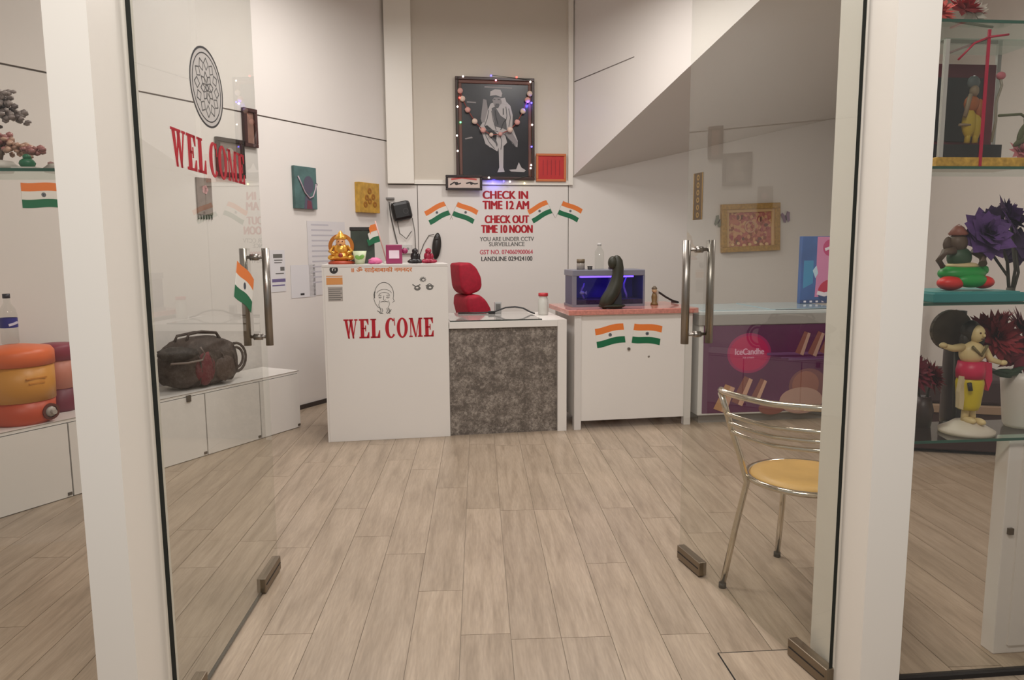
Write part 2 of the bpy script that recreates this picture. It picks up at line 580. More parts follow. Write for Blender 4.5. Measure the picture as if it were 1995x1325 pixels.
# sloping underside of the stair and its side face
C0 = Vector((0.594, 7.196, 1.963))
sdir = Vector((math.sin(R(32)), -math.cos(R(32)), 0.475))
L1 = C0 + sdir * 4.55
Bk = C0 + Vector((math.cos(R(9.5)), math.sin(R(9.5)), 0.2227)) * 2.95
e1, e2 = sdir, Vector((math.cos(R(9.5)), math.sin(R(9.5)), 0.2227))
nrm = e1.cross(e2)
def soff_z(x, y):
    return C0.z - (nrm.x * (x - C0.x) + nrm.y * (y - C0.y)) / nrm.z
b = MB()
inn = Vector((math.cos(R(32)), math.sin(R(32)), 0)) * 0.03
pts = [C0 + inn * 0.5, L1 + inn, Vector((3.40, L1.y + 0.1, 0)), Vector((3.50, 7.68, 0))]
for p in pts:
    p.z = soff_z(p.x, p.y)
lo = [b.bm.verts.new(p) for p in pts]
hi = [b.bm.verts.new(p + Vector((0, 0, 0.12))) for p in pts]
b.bm.faces.new(lo); b.bm.faces.new(hi)
for k in range(4):
    b.bm.faces.new((lo[k], lo[(k + 1) % 4], hi[(k + 1) % 4], hi[k]))
struct(b.build('ceiling_slope', WALL))
# stair side: vertical face from the slope's lower edge to the ceiling
b = MB()
n2 = Vector((math.cos(R(32)), math.sin(R(32)), 0)) * 0.06
nface = 1
def sidep(t, z):
    p = C0 + Vector((sdir.x, sdir.y, 0)) * t
    return Vector((p.x, p.y, z))
def vert_poly(name, poly, mtl, parent=None):
    b = MB()
    f0 = [b.bm.verts.new(p) for p in poly]
    f1 = [b.bm.verts.new(p + n2) for p in poly]
    b.bm.faces.new(f0); b.bm.faces.new(f1)
    for k in range(len(poly)):
        b.bm.faces.new((f0[k], f1[k], f1[(k + 1) % len(poly)], f0[(k + 1) % len(poly)]))
    return b.build(name, mtl, parent)
zb = lambda t: C0.z + 0.475 * t
st = struct(vert_poly('wall_stair', [sidep(0.0, zb(0)), sidep(4.5, zb(4.5)), sidep(4.5, CH), sidep(0, CH)], WALL))
# the short joint in the side panel
b = MB()
g0, g1 = sidep(0.03, 2.846), sidep(0.87, 2.893)
off = -Vector((math.cos(R(32)), math.sin(R(32)), 0)) * 0.0015
b.tube([g0 + off, g0.lerp(g1, .5) + off, g1 + off], 0.004, 6)
b.build('joint', GROOVE, st)

# ------------------------------------------------------------------ structure: shop front posts, doors, side windows
struct(prism('trim_4', [(-1.010, 1.652), (-0.917, 1.660), (-0.932, 1.895), (-1.025, 1.886)], 0, 2.75, POSTM))
struct(prism('trim_5', [(0.934, 1.840), (1.046, 1.851), (1.055, 2.200), (0.947, 2.190)], 0, 2.75, POSTM))
struct(MB().box(-4.4, 3.5, -0.05, 0.1, 2.75, CH).build('wall_front', WALL, None, FA.at(0, 0), FA.a))
def pane(name, F, u0, u1, z0, z1, t, gmat, edge0=EDGEF, edge1=EDGEF, parent=None):
    o = MB().box(u0, u1, -t / 2, t / 2, z0, z1).build(name, [gmat, edge0, edge1], parent)
    for p in o.data.polygons:
        if p.normal.x < -0.9:
            p.material_index = 1
        elif p.normal.x > 0.9:
            p.material_index = 2
        elif abs(p.normal.z) > 0.9:
            p.material_index = 1
    return o
d1 = sempty('door_1', LD.at(0, 0), LD.a)
pane('glass_pane', LD, 0.018, 1.012, 0.012, 2.6, 0.012, GLASS, EDGE, EDGEF, d1)
d2 = sempty('door_2', RD.at(0, 0), RD.a)
pane('glass_pane', RD, -0.018, 0.917, 0.012, 2.6, 0.012, GLASS, EDGEF, EDGE, d2)
def patch(parent, u0, u1, z0, z1):
    b = MB().box(u0, u1, -0.017, 0.017, z0, z1, bevel=0.003)
    p = b.build('patch_fitting', STEELD, parent)
    MB().box(u0 + 0.008, u1 - 0.008, -0.0185, 0.0185, z0 + (z1 - z0) * .5, z0 + (z1 - z0) * .56).build('cover_seam', DARK, p)
patch(d1, 0.80, 1.014, 0.006, 0.062)
patch(d1, 0.016, 0.20, 0.006, 0.062)
patch(d2, -0.020, 0.165, 0.006, 0.062)
patch(d2, 0.735, 0.920, 0.006, 0.062)
def handle(parent, u, zt, zb_, sep, r=0.014):
    h = bpy.data.objects.new('pull_handle', None); COL.objects.link(h); h.parent = parent
    L = zt - zb_
    for s in (-1, 1):
        MB().cyl((u, s * sep, zb_), (u, s * sep, zt), r, n=18).build('bar', STEEL, h)
    for z in (zb_ + 0.09 * L, zt - 0.09 * L):
        MB().cyl((u, -sep, z), (u, sep, z), 0.006, n=10).cyl((u, -0.016, z), (u, 0.016, z), 0.012, n=12).build('standoff', STEEL, h)
handle(d1, 0.925, 1.300, 0.935, 0.041)
handle(d2, 0.070, 1.320, 0.920, 0.052, 0.0155)
w1 = sempty('window_1', (-1.035, 1.765, 0), 5.7 + 180)
MB().box(0.0, 2.6, -0.006, 0.006, 0.02, 2.75).build('glass_pane', GLASSW, w1)
MB().box(0.0, 2.6, -0.012, 0.012, 0.0, 0.014).build('sill_rail', DARK, w1)
w2 = sempty('window_2', (1.050, 2.03, 0), 5.7)
MB().box(0.0, 2.3, -0.006, 0.006, 0.02, 2.75).build('glass_pane', GLASSW, w2)
MB().box(0.0, 2.3, -0.012, 0.012, 0.0, 0.014).build('sill_rail', DARK, w2)
t = thing('floor_spring', 'flat steel floor spring cover plate under the right glass door', 'floor spring', RD.at(0.80, 0.0), RD.a + 80)
MB().box(-0.24, 0.06, -0.09, 0.09, 0.0, 0.003).build('cover_plate', OAK, t)
b = MB()
for (x0, x1, y0, y1) in ((-0.243, 0.063, 0.09, 0.093), (-0.243, 0.063, -0.093, -0.09), (-0.243, -0.24, -0.09, 0.09)):
    b.box(x0, x1, y0, y1, 0.0, 0.0035)
b.build('plate_rim', DARK, t)
# ------------------------------------------------------------------ serif letters of WELCOME (unit height glyphs)
def arc(cx_, cz_, rx, rz, a0, a1, n=18):
    return [(cx_ + rx * math.cos(R(a0 + (a1 - a0) * k / n)), cz_ + rz * math.sin(R(a0 + (a1 - a0) * k / n))) for k in range(n + 1)]
def glyph(ch):
    T, S = 0.25, 0.075
    if ch == 'W':
        return 1.0, [[(0.08, .95), (0.27, .95), (0.42, 0), (0.30, 0)], [(0.36, .0), (0.30, 0.0), (0.47, .95), (0.55, .95)], [(0.42, .95), (0.61, .95), (0.73, 0), (0.62, 0)],
                     [(0.68, 0), (0.62, 0.0), (0.85, .95), (0.92, .95)], [(0, .93), (0.36, .93), (0.36, 1), (0, 1)], [(0.38, .93), (0.68, .93), (0.68, 1), (0.38, 1)], [(0.76, .93), (1, .93), (1, 1), (0.76, 1)]]
    if ch == 'E':
        return .72, [[(0.1, 0), (0.1 + T, 0), (0.1 + T, 1), (0.1, 1)], [(0, 0), (.66, 0), (.66, .08), (0, .08)], [(0, .92), (.64, .92), (.64, 1), (0, 1)], [(.2, .47), (.48, .47), (.48, .55), (.2, .55)],
                     [(.72, 0), (.72, .32), (.66, .32), (.52, .06), (.52, 0)], [(.68, 1), (.68, .7), (.62, .7), (.5, .94), (.5, 1)], [(.43, .36), (.5, .36), (.5, .66), (.43, .66)]]
    if ch == 'L':
        return .68, [[(0.1, 0), (0.1 + T, 0), (0.1 + T, 1), (0.1, 1)], [(0, 0), (.62, 0), (.62, .08), (0, .08)], [(0, .93), (.42, .93), (.42, 1), (0, 1)], [(.68, 0), (.68, .4), (.62, .4), (.48, .06), (.48, 0)]]
    if ch in 'CO':
        a0, a1 = (48, 318) if ch == 'C' else (0, 360)
        o = arc(.4, .5, .4, .53, a0, a1, 26); i = arc(.43 if ch == 'C' else .4, .5, .17, .45, a0, a1, 26)
        P = [[o[k], o[k + 1], i[k + 1], i[k]] for k in range(26)]
        if ch == 'C':
            P += [[(.62, 1.02), (.68, 1.02), (.72, .62), (.66, .62)]]
        return (.74 if ch == 'C' else .8), P
    if ch == 'M':
        return .98, [[(.09, 0), (.15, 0), (.15, 1), (.09, 1)], [(.09, 1), (.28, 1), (.54, .0), (.43, 0)], [(.47, 0), (.52, 0), (.76, 1), (.70, 1)], [(.70, 0), (.89, 0), (.89, 1), (.70, 1)],
                     [(0, 0), (.26, 0), (.26, .07), (0, .07)], [(.62, 0), (.98, 0), (.98, .07), (.62, .07)], [(0, .93), (.28, .93), (.28, 1), (0, 1)], [(.70, .93), (.98, .93), (.98, 1), (.70, 1)]]
def welcome(label, F, u0, u1, z0, z1, off, gap=0.28, ghost=False):
    t = thing('welcome_sign', label, 'sign', F.at(u0, z0, off), F.a)
    x = 0.0; lay = []
    for ch in 'WEL COME':
        if ch == ' ':
            x += gap; continue
        w, P = glyph(ch); lay.append((ch, x, P, w)); x += w + 0.09
    x -= 0.09
    sx = (u1 - u0) / x; sz = z1 - z0
    for ch, xo, P, w in lay:
        b = MB()
        for k, poly in enumerate(P):
            b.ext([((xo + p[0]) * sx, p[1] * sz) for p in poly], -0.0015, 0.0)
        b.build('letter', RED, t)
        if ghost:
            b = MB()
            b.ext([((xo - .03) * sx, -0.04 * sz), ((xo + w + .03) * sx, -0.04 * sz), ((xo + w + .03) * sx, 1.04 * sz), ((xo - .03) * sx, 1.04 * sz)], -0.0004, 0.0)
            b.build('letter_backing', mat('clear_sticker_film', (226, 190, 184), 0.35), t)
    return t

# ------------------------------------------------------------------ reception counter units
t_counter = thing('reception_counter', 'tall white reception counter with welcome lettering on its front', 'counter', CL.at(0, 0), CL.a)
MB().box(0.012, 0.822, 0.0, 0.018, 0.0, 1.172).build('front_panel', LAM, t_counter, bevel=0.002)
MB().box(0.0, 0.012, 0.0, 0.40, 0.0, 1.172).build('side_panel', LAM, t_counter)
MB().box(0.812, 0.824, 0.018, 0.40, 0.0, 1.172).build('side_panel', LAM, t_counter)
MB().box(0.0, 0.824, -0.002, 0.42, 1.172, 1.19).build('top_board', LAMG, t_counter, bevel=0.002)
welcome('red WELCOME letters on the tall white reception counter', CL, 0.127, 0.721, 0.700, 0.829, 0.0)

# line drawing of a head in a headscarf, and small stickers, on the counter front
t = thing('face_sticker', 'black line drawing of a bearded head in a headscarf above WELCOME', 'sticker', CL.at(0.398, 0.97), CL.a)
b = MB()
def S(pts, w=0.0028):
    b.stroke([(p[0] * 0.001, p[1] * 0.001) for p in pts], w, -0.0012, 0)
S([(x * 62, 22 + z * 78) for x, z in arc(0, 0, 1, 1, -8, 188, 22)], 0.0038)
S([(-62, 15), (-68, -8), (-60, -38), (-44, -62), (-26, -72)], 0.0034)
S([(-60, 40), (-66, 20), (-64, -4)], 0.008)
S([(62, 15), (58, -8), (66, -26), (52, -34)], 0.0034)
S([(x * 50, 20 + z * 34) for x, z in arc(0, 0, 1, 1, 15, 165, 12)])
S([(x * 38, 8 + z * 26) for x, z in arc(0, 0, 1, 1, 20, 160, 12)])
S([(-40, 10), (-30, 16), (-18, 12)]); S([(14, 12), (26, 16), (38, 10)])
S([(-36, 0), (-28, 4), (-18, 0), (-28, -4), (-36, 0)], 0.003); S([(14, 0), (24, 4), (34, 0), (24, -4), (14, 0)], 0.003)
S([(-2, 12), (-6, -14), (2, -20), (8, -14)], 0.0034)
S([(-26, -30), (-8, -26), (0, -29), (8, -26), (24, -30)], 0.0036)
S([(-30, -20), (-38, -50), (-24, -84)]); S([(28, -20), (34, -46), (22, -70), (30, -92)])
for q in (-30, -18, 14, 28):
    S([(q, -72), (q + 6, -90), (q - 4, -102), (q + 8, -108)], 0.004)
S([(-48, -88), (-34, -96), (-24, -108), (-14, -104)], 0.005); S([(20, -104), (34, -98), (44, -80)], 0.005)
b.build('line_drawing', GREYINK, t)

t = thing('script_lettering', 'orange line of Devanagari lettering along top of tall white counter', 'lettering', CL.at(0.192, 1.136), CL.a)
text_mesh('॥ ॐ साईबाबाकी नमनदर', 0.394, 0.040, mat('orange_vinyl', (214, 128, 72), 0.5), 'lettering', t, (0, 0, 0), bold=0.04)
for k, (u, z, kind) in enumerate(((0.656, 1.086, 0), (0.614, 1.034, 1), (0.700, 1.034, 2))):
    lab = ('topmost of three small grey logo stickers on the counter', 'lower left of three small grey logo stickers on the counter', 'lower right of three small grey logo stickers on the counter')[k]
    t = thing('logo_sticker', lab, 'sticker', CL.at(u, z), CL.a, 'small grey logo stickers on the counter')
    b = MB()
    if kind == 0:
        for a in range(0, 180, 36):
            b.stroke([(-.022 * math.cos(R(a)), -.018 * math.sin(R(a))), (.022 * math.cos(R(a)), .018 * math.sin(R(a)))], 0.006, -0.001, 0)
    elif kind == 1:
        b.disc((0.004, -0.006), 0.022, 0.016, -0.001, 0, 14).stroke([(-.028, .02), (-.006, 0.004), (0.024, .018)], 0.008, -0.001, 0)
    else:
        b.disc((0, -0.002), 0.024, 0.018, -0.001, 0, 14).stroke([(-.026, .008), (0, .024), (0.028, .004)], 0.006, -0.001, 0)
    b.build('print', GREYINK, t)
    MB().disc((0.003, -0.002), 0.009, 0.006, -0.0014, 0, 10).build('print_hole', LAM, t)
t = thing('notice_sticker', 'small sticker with black round logo, orange band and grey text on counter corner', 'sticker', CL.at(0.079, 1.05), CL.a)
MB().ring((-0.002, 0.108), 0.012, 0.027, -0.001, 0, 24).build('logo_ring', INK, t)
MB().ext([(-.008, .098), (.004, .092), (.006, .12), (-.006, .114)], -0.001, 0).build('logo_mark', INK, t)
b = MB().box(-0.052, 0.052, -0.001, 0, 0.010, 0.056)
b.build('orange_band', mat('sticker_orange', (214, 148, 84), 0.5), t)
MB().box(-0.052, 0.052, -0.001, 0, 0.062, 0.068).build('orange_rule', mat('sticker_orange', (214, 148, 84), 0.5), t)
MB().box(-0.044, 0.050, -0.001, 0, -0.100, -0.004).build('text_block', mat('sticker_text_grey', (172, 163, 156), 0.6), t)
b = MB()
for k in range(6):
    b.box(-0.04, 0.046 - 0.01 * (k % 2), -0.0014, 0, -0.022 - k * 0.014, -0.017 - k * 0.014)
b.build('text_lines', GREYINK, t)

# desk with patterned front
t_desk = thing('reception_desk', 'low white reception desk with taupe damask front panel and glass top', 'desk', CL.at(0.826, 0), CL.a)
MB().box(0.0, 0.754, 0.022, 0.034, 0.0, 0.745).build('patterned_panel', DAMASK, t_desk)
MB().box(0.756, 0.82, 0.0, 0.62, 0.0, 0.795).build('side_panel', LAM, t_desk)
MB().box(0.0, 0.756, 0.0, 0.62, 0.748, 0.795).build('worktop', LAM, t_desk, bevel=0.002)
MB().box(0.0, 0.754, 0.034, 0.62, 0.05, 0.07).build('footrest', LAMG, t_desk)
MB().box(0.01, 0.64, 0.003, 0.60, 0.7952, 0.8032).build('glass_top', [mat('white_back_glass', (190, 186, 180), 0.06, coat=0.5)], t_desk)
MB().box(0.006, 0.645, 0.0005, 0.003, 0.7955, 0.8035).build('glass_edge', mat('desk_glass_edge', (62, 66, 62), 0.2), t_desk)

# counter with salmon top
t_rc = thing('side_counter', 'white counter on legs with salmon stone top and two flag stickers', 'counter', CL.at(1.70, 0), CL.a)
MB().box(0.045, 0.825, 0.012, 0.03, 0.062, 0.82).build('front_panel', LAM, t_rc)
for u in (0.002, 0.825):
    MB().box(u, u + 0.05, 0.0, 0.05, 0.0, 0.82, bevel=0.002).build('leg', LAMG, t_rc)
    MB().box(u, u + 0.05, 0.55, 0.60, 0.0, 0.82).build('leg', LAMG, t_rc)
MB().box(0.004, 0.020, 0.05, 0.55, 0.09, 0.82).build('side_panel', LAM, t_rc)
MB().box(0.845, 0.86, 0.05, 0.55, 0.09, 0.82).build('side_panel', LAM, t_rc)
MB().box(0.02, 0.85, 0.3, 0.58, 0.062, 0.08).build('bottom_board', LAMG, t_rc)
SALM = mat('salmon_stone', (196, 128, 116), 0.16, noise_amt=0.18, noise_scale=60, coat=0.3)
MB().box(-0.045, 0.91, -0.02, 0.62, 0.822, 0.858, bevel=0.004).build('stone_top', SALM, t_rc)
# boxes stored in the dark gap
t = thing('storage_box', 'brown carton pushed under the salmon topped counter', 'box', CL.at(2.0, 0.0, -0.42), CL.a)
MB().box(0, 0.2, 0, 0.12, 0, 0.12).build('carton', mat('brown_carton', (120, 92, 60), 0.8), t)
MB().box(0.0, 0.2, 0.055, 0.065, 0.12, 0.121).build('tape', mat('carton_tape', (160, 130, 90), 0.4), t)
# dark void below: nothing stands there, the wall behind is in shadow

# ------------------------------------------------------------------ flag stickers
def flag_sticker(label, loc, rotz, tilt, w=0.21, h=0.138, group='Indian flag stickers'):
    t = thing('flag_sticker', label, 'sticker', loc, rotz, group)
    t.rotation_euler = (0, R(-tilt), R(rotz))
    for k, mm in enumerate((FGREEN, FWHITE, SAFF)):
        b = MB()
        n = 10
        z0, z1 = -h / 2 + k * h / 3, -h / 2 + (k + 1) * h / 3
        wv = lambda x: 0.006 * math.sin((x / w) * 5.0 + 0.6)
        lo_ = [(-w / 2 + w * i / n, z0 + wv(-w / 2 + w * i / n)) for i in range(n + 1)]
        hi_ = [(-w / 2 + w * i / n, z1 + wv(-w / 2 + w * i / n)) for i in range(n, -1, -1)]
        b.ext(lo_ + hi_, -0.001, 0.0)
        b.build('stripe', mm, t)
    b = MB().ring((0.0, 0.004), 0.009, 0.0125, -0.0018, 0.0, 18)
    for a in range(0, 180, 30):
        b.stroke([(-.010 * math.cos(R(a)), .004 - .010 * math.sin(R(a))), (.010 * math.cos(R(a)), .004 + .010 * math.sin(R(a)))], 0.0022, -0.0018, 0)
    b.build('wheel', NAVY, t)
    return t
def pole(t, s, h=0.138, w=0.21):
    MB().tube([(s * w / 2, -0.001, h / 2), (s * (w / 2 + 0.004), -0.001, -h / 2 - 0.05)], 0.0016, 6).build('pole', mat('sticker_pole', (186, 178, 172), 0.5), t)
f1 = flag_sticker('flag sticker tilted up to the right, leftmost on back wall', BW.at(0.452, 1.620), BW.a, 25)
pole(f1, 1)
f2 = flag_sticker('flag sticker tilted down to the right, between leftmost flag and check-in lettering', BW.at(0.720, 1.622), BW.a, -24)
pole(f2, -1)
dup(f1, BW.at(1.440, 1.635), BW.a, 'flag sticker tilted up, just right of the check-in lettering', R(-26))
dup(f2, BW.at(1.742, 1.635), BW.a, 'flag sticker tilted down, rightmost on the back wall', R(24))
f5 = flag_sticker('left of two flag stickers on white salmon topped counter', CL.at(1.965, 0.672, -0.0115), CL.a, 8)
f6 = flag_sticker('right of two flag stickers on white salmon topped counter', CL.at(2.238, 0.674, -0.0115), CL.a, -8)
flag_sticker('flag sticker on left wall below the glass display shelf', LW.at(-1.905, 1.60), LW.a, 0, 0.235, 0.135)
flag_sticker('flag sticker on the left glass door beside its handle', LD.at(0.765, 1.165, 0.007), LD.a, -24, 0.19, 0.13)
t = thing('cupboard_lock', 'tiny round lock between the two counter flags, below them', 'lock', CL.at(2.103, 0.572, -0.0115), CL.a)
MB().cyl((0, 0, 0), (0, -0.008, 0), 0.011, n=14).build('lock_barrel', STEEL, t)
MB().box(-0.001, 0.001, -0.0085, -0.007, -0.006, 0.006).build('keyhole', DARK, t)
t = thing('panel_screw', 'lone screw head on the salmon topped counter front', 'screw', CL.at(2.253, 0.512, -0.0115), CL.a)
MB().lathe([(0, 0.003), (0.006, 0.002), (0.008, 0)]).build('screw_head', STEEL, t).rotation_euler = (R(90), 0, 0)

# ------------------------------------------------------------------ wall lettering
t = thing('wall_lettering', 'red and black check in and check out notice on back wall', 'lettering', BW.at(0.85, 1.15, 0.0), BW.a)
for s, u0, u1, z0, z1, mm, bd in (
    ('CHECK IN', 0.891, 1.322, 1.752, 1.826, RED, 0.07), ('TIME 12 AM', 0.889, 1.331, 1.655, 1.732, RED, 0.07),
    ('CHECK OUT', 0.908, 1.331, 1.524, 1.596, RED, 0.07), ('TIME 10 NOON', 0.872, 1.366, 1.430, 1.505, RED, 0.07),
    ('YOU ARE UNDER CCTV', 0.856, 1.381, 1.353, 1.393, GREYINK, 0.03), ('SURVEILLANCE', 0.944, 1.289, 1.304, 1.344, GREYINK, 0.03),
    ('GST NO. 074060900064', 0.854, 1.370, 1.228, 1.270, mat('pink_red_vinyl', (196, 74, 92), 0.5), 0.03), ('LANDLINE 029424100', 0.868, 1.365, 1.163, 1.206, INK, 0.03)):
    text_mesh(s, u1 - u0, z1 - z0, mm, 'lettering', t, (u0 - 0.85, 0, z0 - 1.15), bold=bd)

# ------------------------------------------------------------------ big framed portrait
t = thing('framed_portrait', 'large dark framed black and white picture of a seated robed man', 'picture', BW.at(1.010, 1.925, 0.02), BW.a)
FW, FH = 0.744, 0.935
DF = mat('dark_wood_frame', (58, 34, 30), 0.35)
def frame(t, w, h, bw, dep, mtl, nm='frame'):
    for (x0, x1, z0, z1) in ((-w / 2, w / 2, 0, bw), (-w / 2, w / 2, h - bw, h), (-w / 2, -w / 2 + bw, bw, h - bw), (w / 2 - bw, w / 2, bw, h - bw)):
        MB().box(x0, x1, -dep, 0, z0, z1, bevel=min(0.004, dep / 4)).build(nm, mtl, t)
frame(t, FW, FH, 0.028, 0.03, DF)
frame(t, FW - 0.056, FH - 0.028, 0.03, 0.02, mat('brown_mount', (104, 66, 56), 0.5), 'mount')
MB().box(-0.345, 0.345, -0.008, 0.0, 0.03, 0.90).build('picture', mat('photo_black', (34, 34, 38), 0.3, noise_amt=0.25, noise_scale=5), t)
PG = [mat('photo_grey%d' % k, c, 0.4) for k, c in enumerate(((176, 170, 168), (132, 126, 126), (78, 76, 78), (26, 26, 28)))]
b = MB()
q = lambda x, y: ((x - 470) / 979.0 * 0.835, 0.0 + (1205 - y) / 1325.0 * 1.085)
def pg(i, pts, lay):
    b.m(i); b.ext([q(*p) for p in pts], -0.008 - 0.0004 * lay, -0.008)
pg(0, [(330, 560), (420, 350), (470, 330), (560, 290), (640, 370), (665, 470), (660, 600), (720, 760), (715, 830), (660, 790), (600, 700), (560, 640), (490, 700), (520, 800), (490, 880), (360, 800), (330, 700), (290, 620)], 1)   # robe
pg(1, [(310, 520), (340, 300), (375, 310), (390, 420), (350, 560), (320, 560)], 2)
pg(2, [(430, 400), (470, 600), (600, 640), (590, 520), (530, 480), (470, 380)], 2)
pg(3, [(350, 600), (380, 590), (500, 690), (490, 760), (400, 690)], 3)
pg(0, [(490, 640), (560, 620), (600, 780), (560, 820), (555, 1060), (570, 1110), (490, 1115), (510, 1060), (505, 830), (480, 760)], 4)   # leg
pg(1, [(560, 660), (640, 640), (720, 770), (700, 830), (640, 760)], 3)
pg(2, [(340, 640), (420, 660), (500, 780), (480, 860), (380, 770)], 3)
pg(0, [(330, 700), (380, 690), (470, 790), (500, 870), (400, 830)], 4)
pg(1, [(440, 310), (460, 280), (530, 280), (545, 340), (500, 385), (460, 370)], 5)    # face
pg(0, [(415, 265), (420, 215), (470, 190), (530, 195), (550, 235), (540, 275), (480, 255)], 6)   # scarf
pg(0, [(530, 290), (580, 280), (605, 360), (540, 350)], 5)
pg(3, [(452, 300), (474, 297), (474, 306), (452, 308)], 6); pg(3, [(500, 297), (522, 299), (522, 308), (500, 306)], 6)
pg(3, [(472, 350), (515, 348), (512, 358), (476, 360)], 6); pg(2, [(462, 362), (522, 360), (505, 396), (478, 396)], 6)
pg(0, [(620, 1085), (700, 1080), (730, 1000), (760, 1060), (810, 1090), (790, 1110), (640, 1105)], 4)
pg(1, [(160, 330), (260, 335), (260, 350), (160, 345)], 1); pg(1, [(130, 740), (210, 720), (220, 735), (140, 752)], 1)
pg(1, [(355, 160), (660, 165), (660, 178), (355, 175)], 1)
for pl in (((400, 420), (380, 520), (350, 600)), ((430, 430), (450, 540), (480, 640)), ((620, 400), (640, 500), (620, 600)), ((590, 380), (600, 480), (580, 580)), ((360, 700), (400, 780), (460, 850)), ((520, 700), (540, 760), (530, 860)), ((560, 680), (620, 740), (680, 800)), ((345, 650), (420, 640), (500, 660))):
    b.m(2); b.stroke([q(*p) for p in pl], 0.006, -0.0112, -0.008)
for pl in (((470, 420), (480, 500), (500, 580)), ((560, 400), (560, 470)), ((530, 640), (560, 560), (590, 520))):
    b.m(3); b.stroke([q(*p) for p in pl], 0.008, -0.0112, -0.008)
b.build('figure_print', PG, t)
# garland of pale beads hung over the portrait
tg = thing('bead_garland', 'garland of pale pink and white pompoms draped over large portrait', 'garland', BW.at(1.010, 2.05, 0.055), BW.a)
pts = [q(*p) for p in ((85, 225), (110, 310), (165, 430), (240, 555), (330, 650), (420, 700), (520, 690), (630, 640), (710, 555), (775, 430), (825, 305), (850, 235))]
MB().tube([(p[0], 0, p[1] - 0.125) for p in pts], 0.004, 6).build('thread', mat('garland_thread', (150, 70, 60), 0.7), tg)
for k, p in enumerate(pts):
    big = 0.027 if k not in (5, 6) else 0.02
    MB().ball((p[0], 0, p[1] - 0.125), (big, 0.02, big), 2, 0.1, 4).build('pompom', mat('pompom_pale', (222, 196, 180), 0.8) if k % 2 else mat('pompom_pink', (214, 160, 150), 0.8), tg)
# string of fairy lights round the frame
tl = thing('fairy_lights', 'string of small coloured fairy lights around the large portrait', 'string lights', BW.at(1.010, 1.925, 0.058), BW.a)
loop = [(-0.345, 0.93), (-0.36, 0.70), (-0.365, 0.48), (-0.35, 0.25), (-0.34, 0.05), (-0.1, 0.01), (0.15, 0.0), (0.33, 0.05), (0.35, 0.3), (0.345, 0.52), (0.35, 0.78), (0.33, 0.92), (0.02, 0.945), (-0.05, 0.95)]
MB().tube([(p[0], 0, p[1]) for p in loop], 0.0025, 5).build('wire', mat('light_wire', (60, 70, 60), 0.6), tl)
bulbs = [(-0.33, 0.52, 'g'), (-0.355, 0.66, 'w'), (-0.365, 0.40, 'w'), (-0.36, 0.26, 'w'), (-0.07, 0.02, 'w'), (0.07, -0.012, 'b'), (0.13, -0.015, 'w'), (0.33, 0.11, 'w'), (0.335, 0.14, 'w'), (0.34, 0.31, 'b'), (0.345, 0.51, 'w'),
         (0.31, 0.73, 'b'), (0.34, 0.71, 'b'), (0.33, 0.90, 'w'), (-0.04, 0.945, 'b'), (0.005, 0.905, 'p'), (-0.335, 0.74, 'r'), (-0.3, 0.93, 'w'), (0.2, 0.938, 'r'), (0.27, -0.03, 'y')]
BC = {'g': (90, 255, 130), 'w': (255, 235, 220), 'b': (90, 80, 255), 'p': (255, 150, 170), 'r': (255, 70, 60), 'y': (255, 245, 150)}
for x, z, c in bulbs:
    MB().ball((x, -0.004, z), 0.0085, 2).build('bulb', mat('bulb_' + c, BC[c], 0.3, emit=BC[c], emit_s=5.0), tl)
for (u, z, c) in ((0.99, 1.905, BC['b']), (1.32, 2.62, BC['b'])):
    l = bpy.data.lights.new('fairy_glow', 'POINT'); l.energy = 0.35; l.color = lin(c)[:3]; l.shadow_soft_size = 0.01
    lo_ = bpy.data.objects.new('fairy_glow', l); lo_.location = BW.at(u, z, 0.075); COL.objects.link(lo_)

def small_frame(label, F, u0, u1, z0, z1, bw, fm, pm, off=0.0, name='framed_picture', dep=0.018):
    t = thing(name, label, 'picture', F.at((u0 + u1) / 2, z0, off), F.a)
    frame(t, u1 - u0, z1 - z0, bw, dep, fm)
    MB().box(-(u1 - u0) / 2 + bw * .8, (u1 - u0) / 2 - bw * .8, -dep * .5, 0, bw * .8, z1 - z0 - bw * .8).build('picture', pm, t)
    return t
t = small_frame('red velvet picture in thin gold frame right of the large portrait', BW, 1.398, 1.691, 1.916, 2.176, 0.022, mat('orange_gold_frame', (196, 112, 66), 0.4), mat('red_velvet', (186, 44, 44), 0.6, noise_amt=0.1), 0.024)
b = MB()
for k in range(5):
    b.box(-0.08 + k * 0.04, -0.074 + k * 0.04, -0.011, -0.008, 0.06, 0.2)
b.build('faint_lines', mat('red_velvet_dark', (150, 34, 40), 0.6), t)
t = small_frame('small black framed print propped below the large portrait', BW, 0.533, 0.876, 1.826, 1.966, 0.022, mat('black_frame', (40, 28, 28), 0.4), mat('print_cream', (206, 186, 176), 0.5), 0.05, dep=0.022)
b = MB()
b.stroke([(-0.13, 0.05), (-0.09, 0.074), (-0.05, 0.058), (-0.03, 0.066)], 0.012, -0.0125, -0.01).stroke([(0.02, 0.064), (0.06, 0.074), (0.1, 0.06), (0.13, 0.064)], 0.012, -0.0125, -0.01).disc((-0.07, 0.062), 0.018, 0.014, -0.013, -0.01, 12).disc((0.07, 0.064), 0.014, 0.012, -0.013, -0.01, 12)
b.build('print', mat('print_black', (44, 36, 36), 0.5), t)
b = MB().stroke([(-0.12, 0.1), (-0.02, 0.115), (0.12, 0.1)], 0.016, -0.012, -0.01)
b.build('red_script', mat('print_red', (188, 80, 74), 0.5), t)

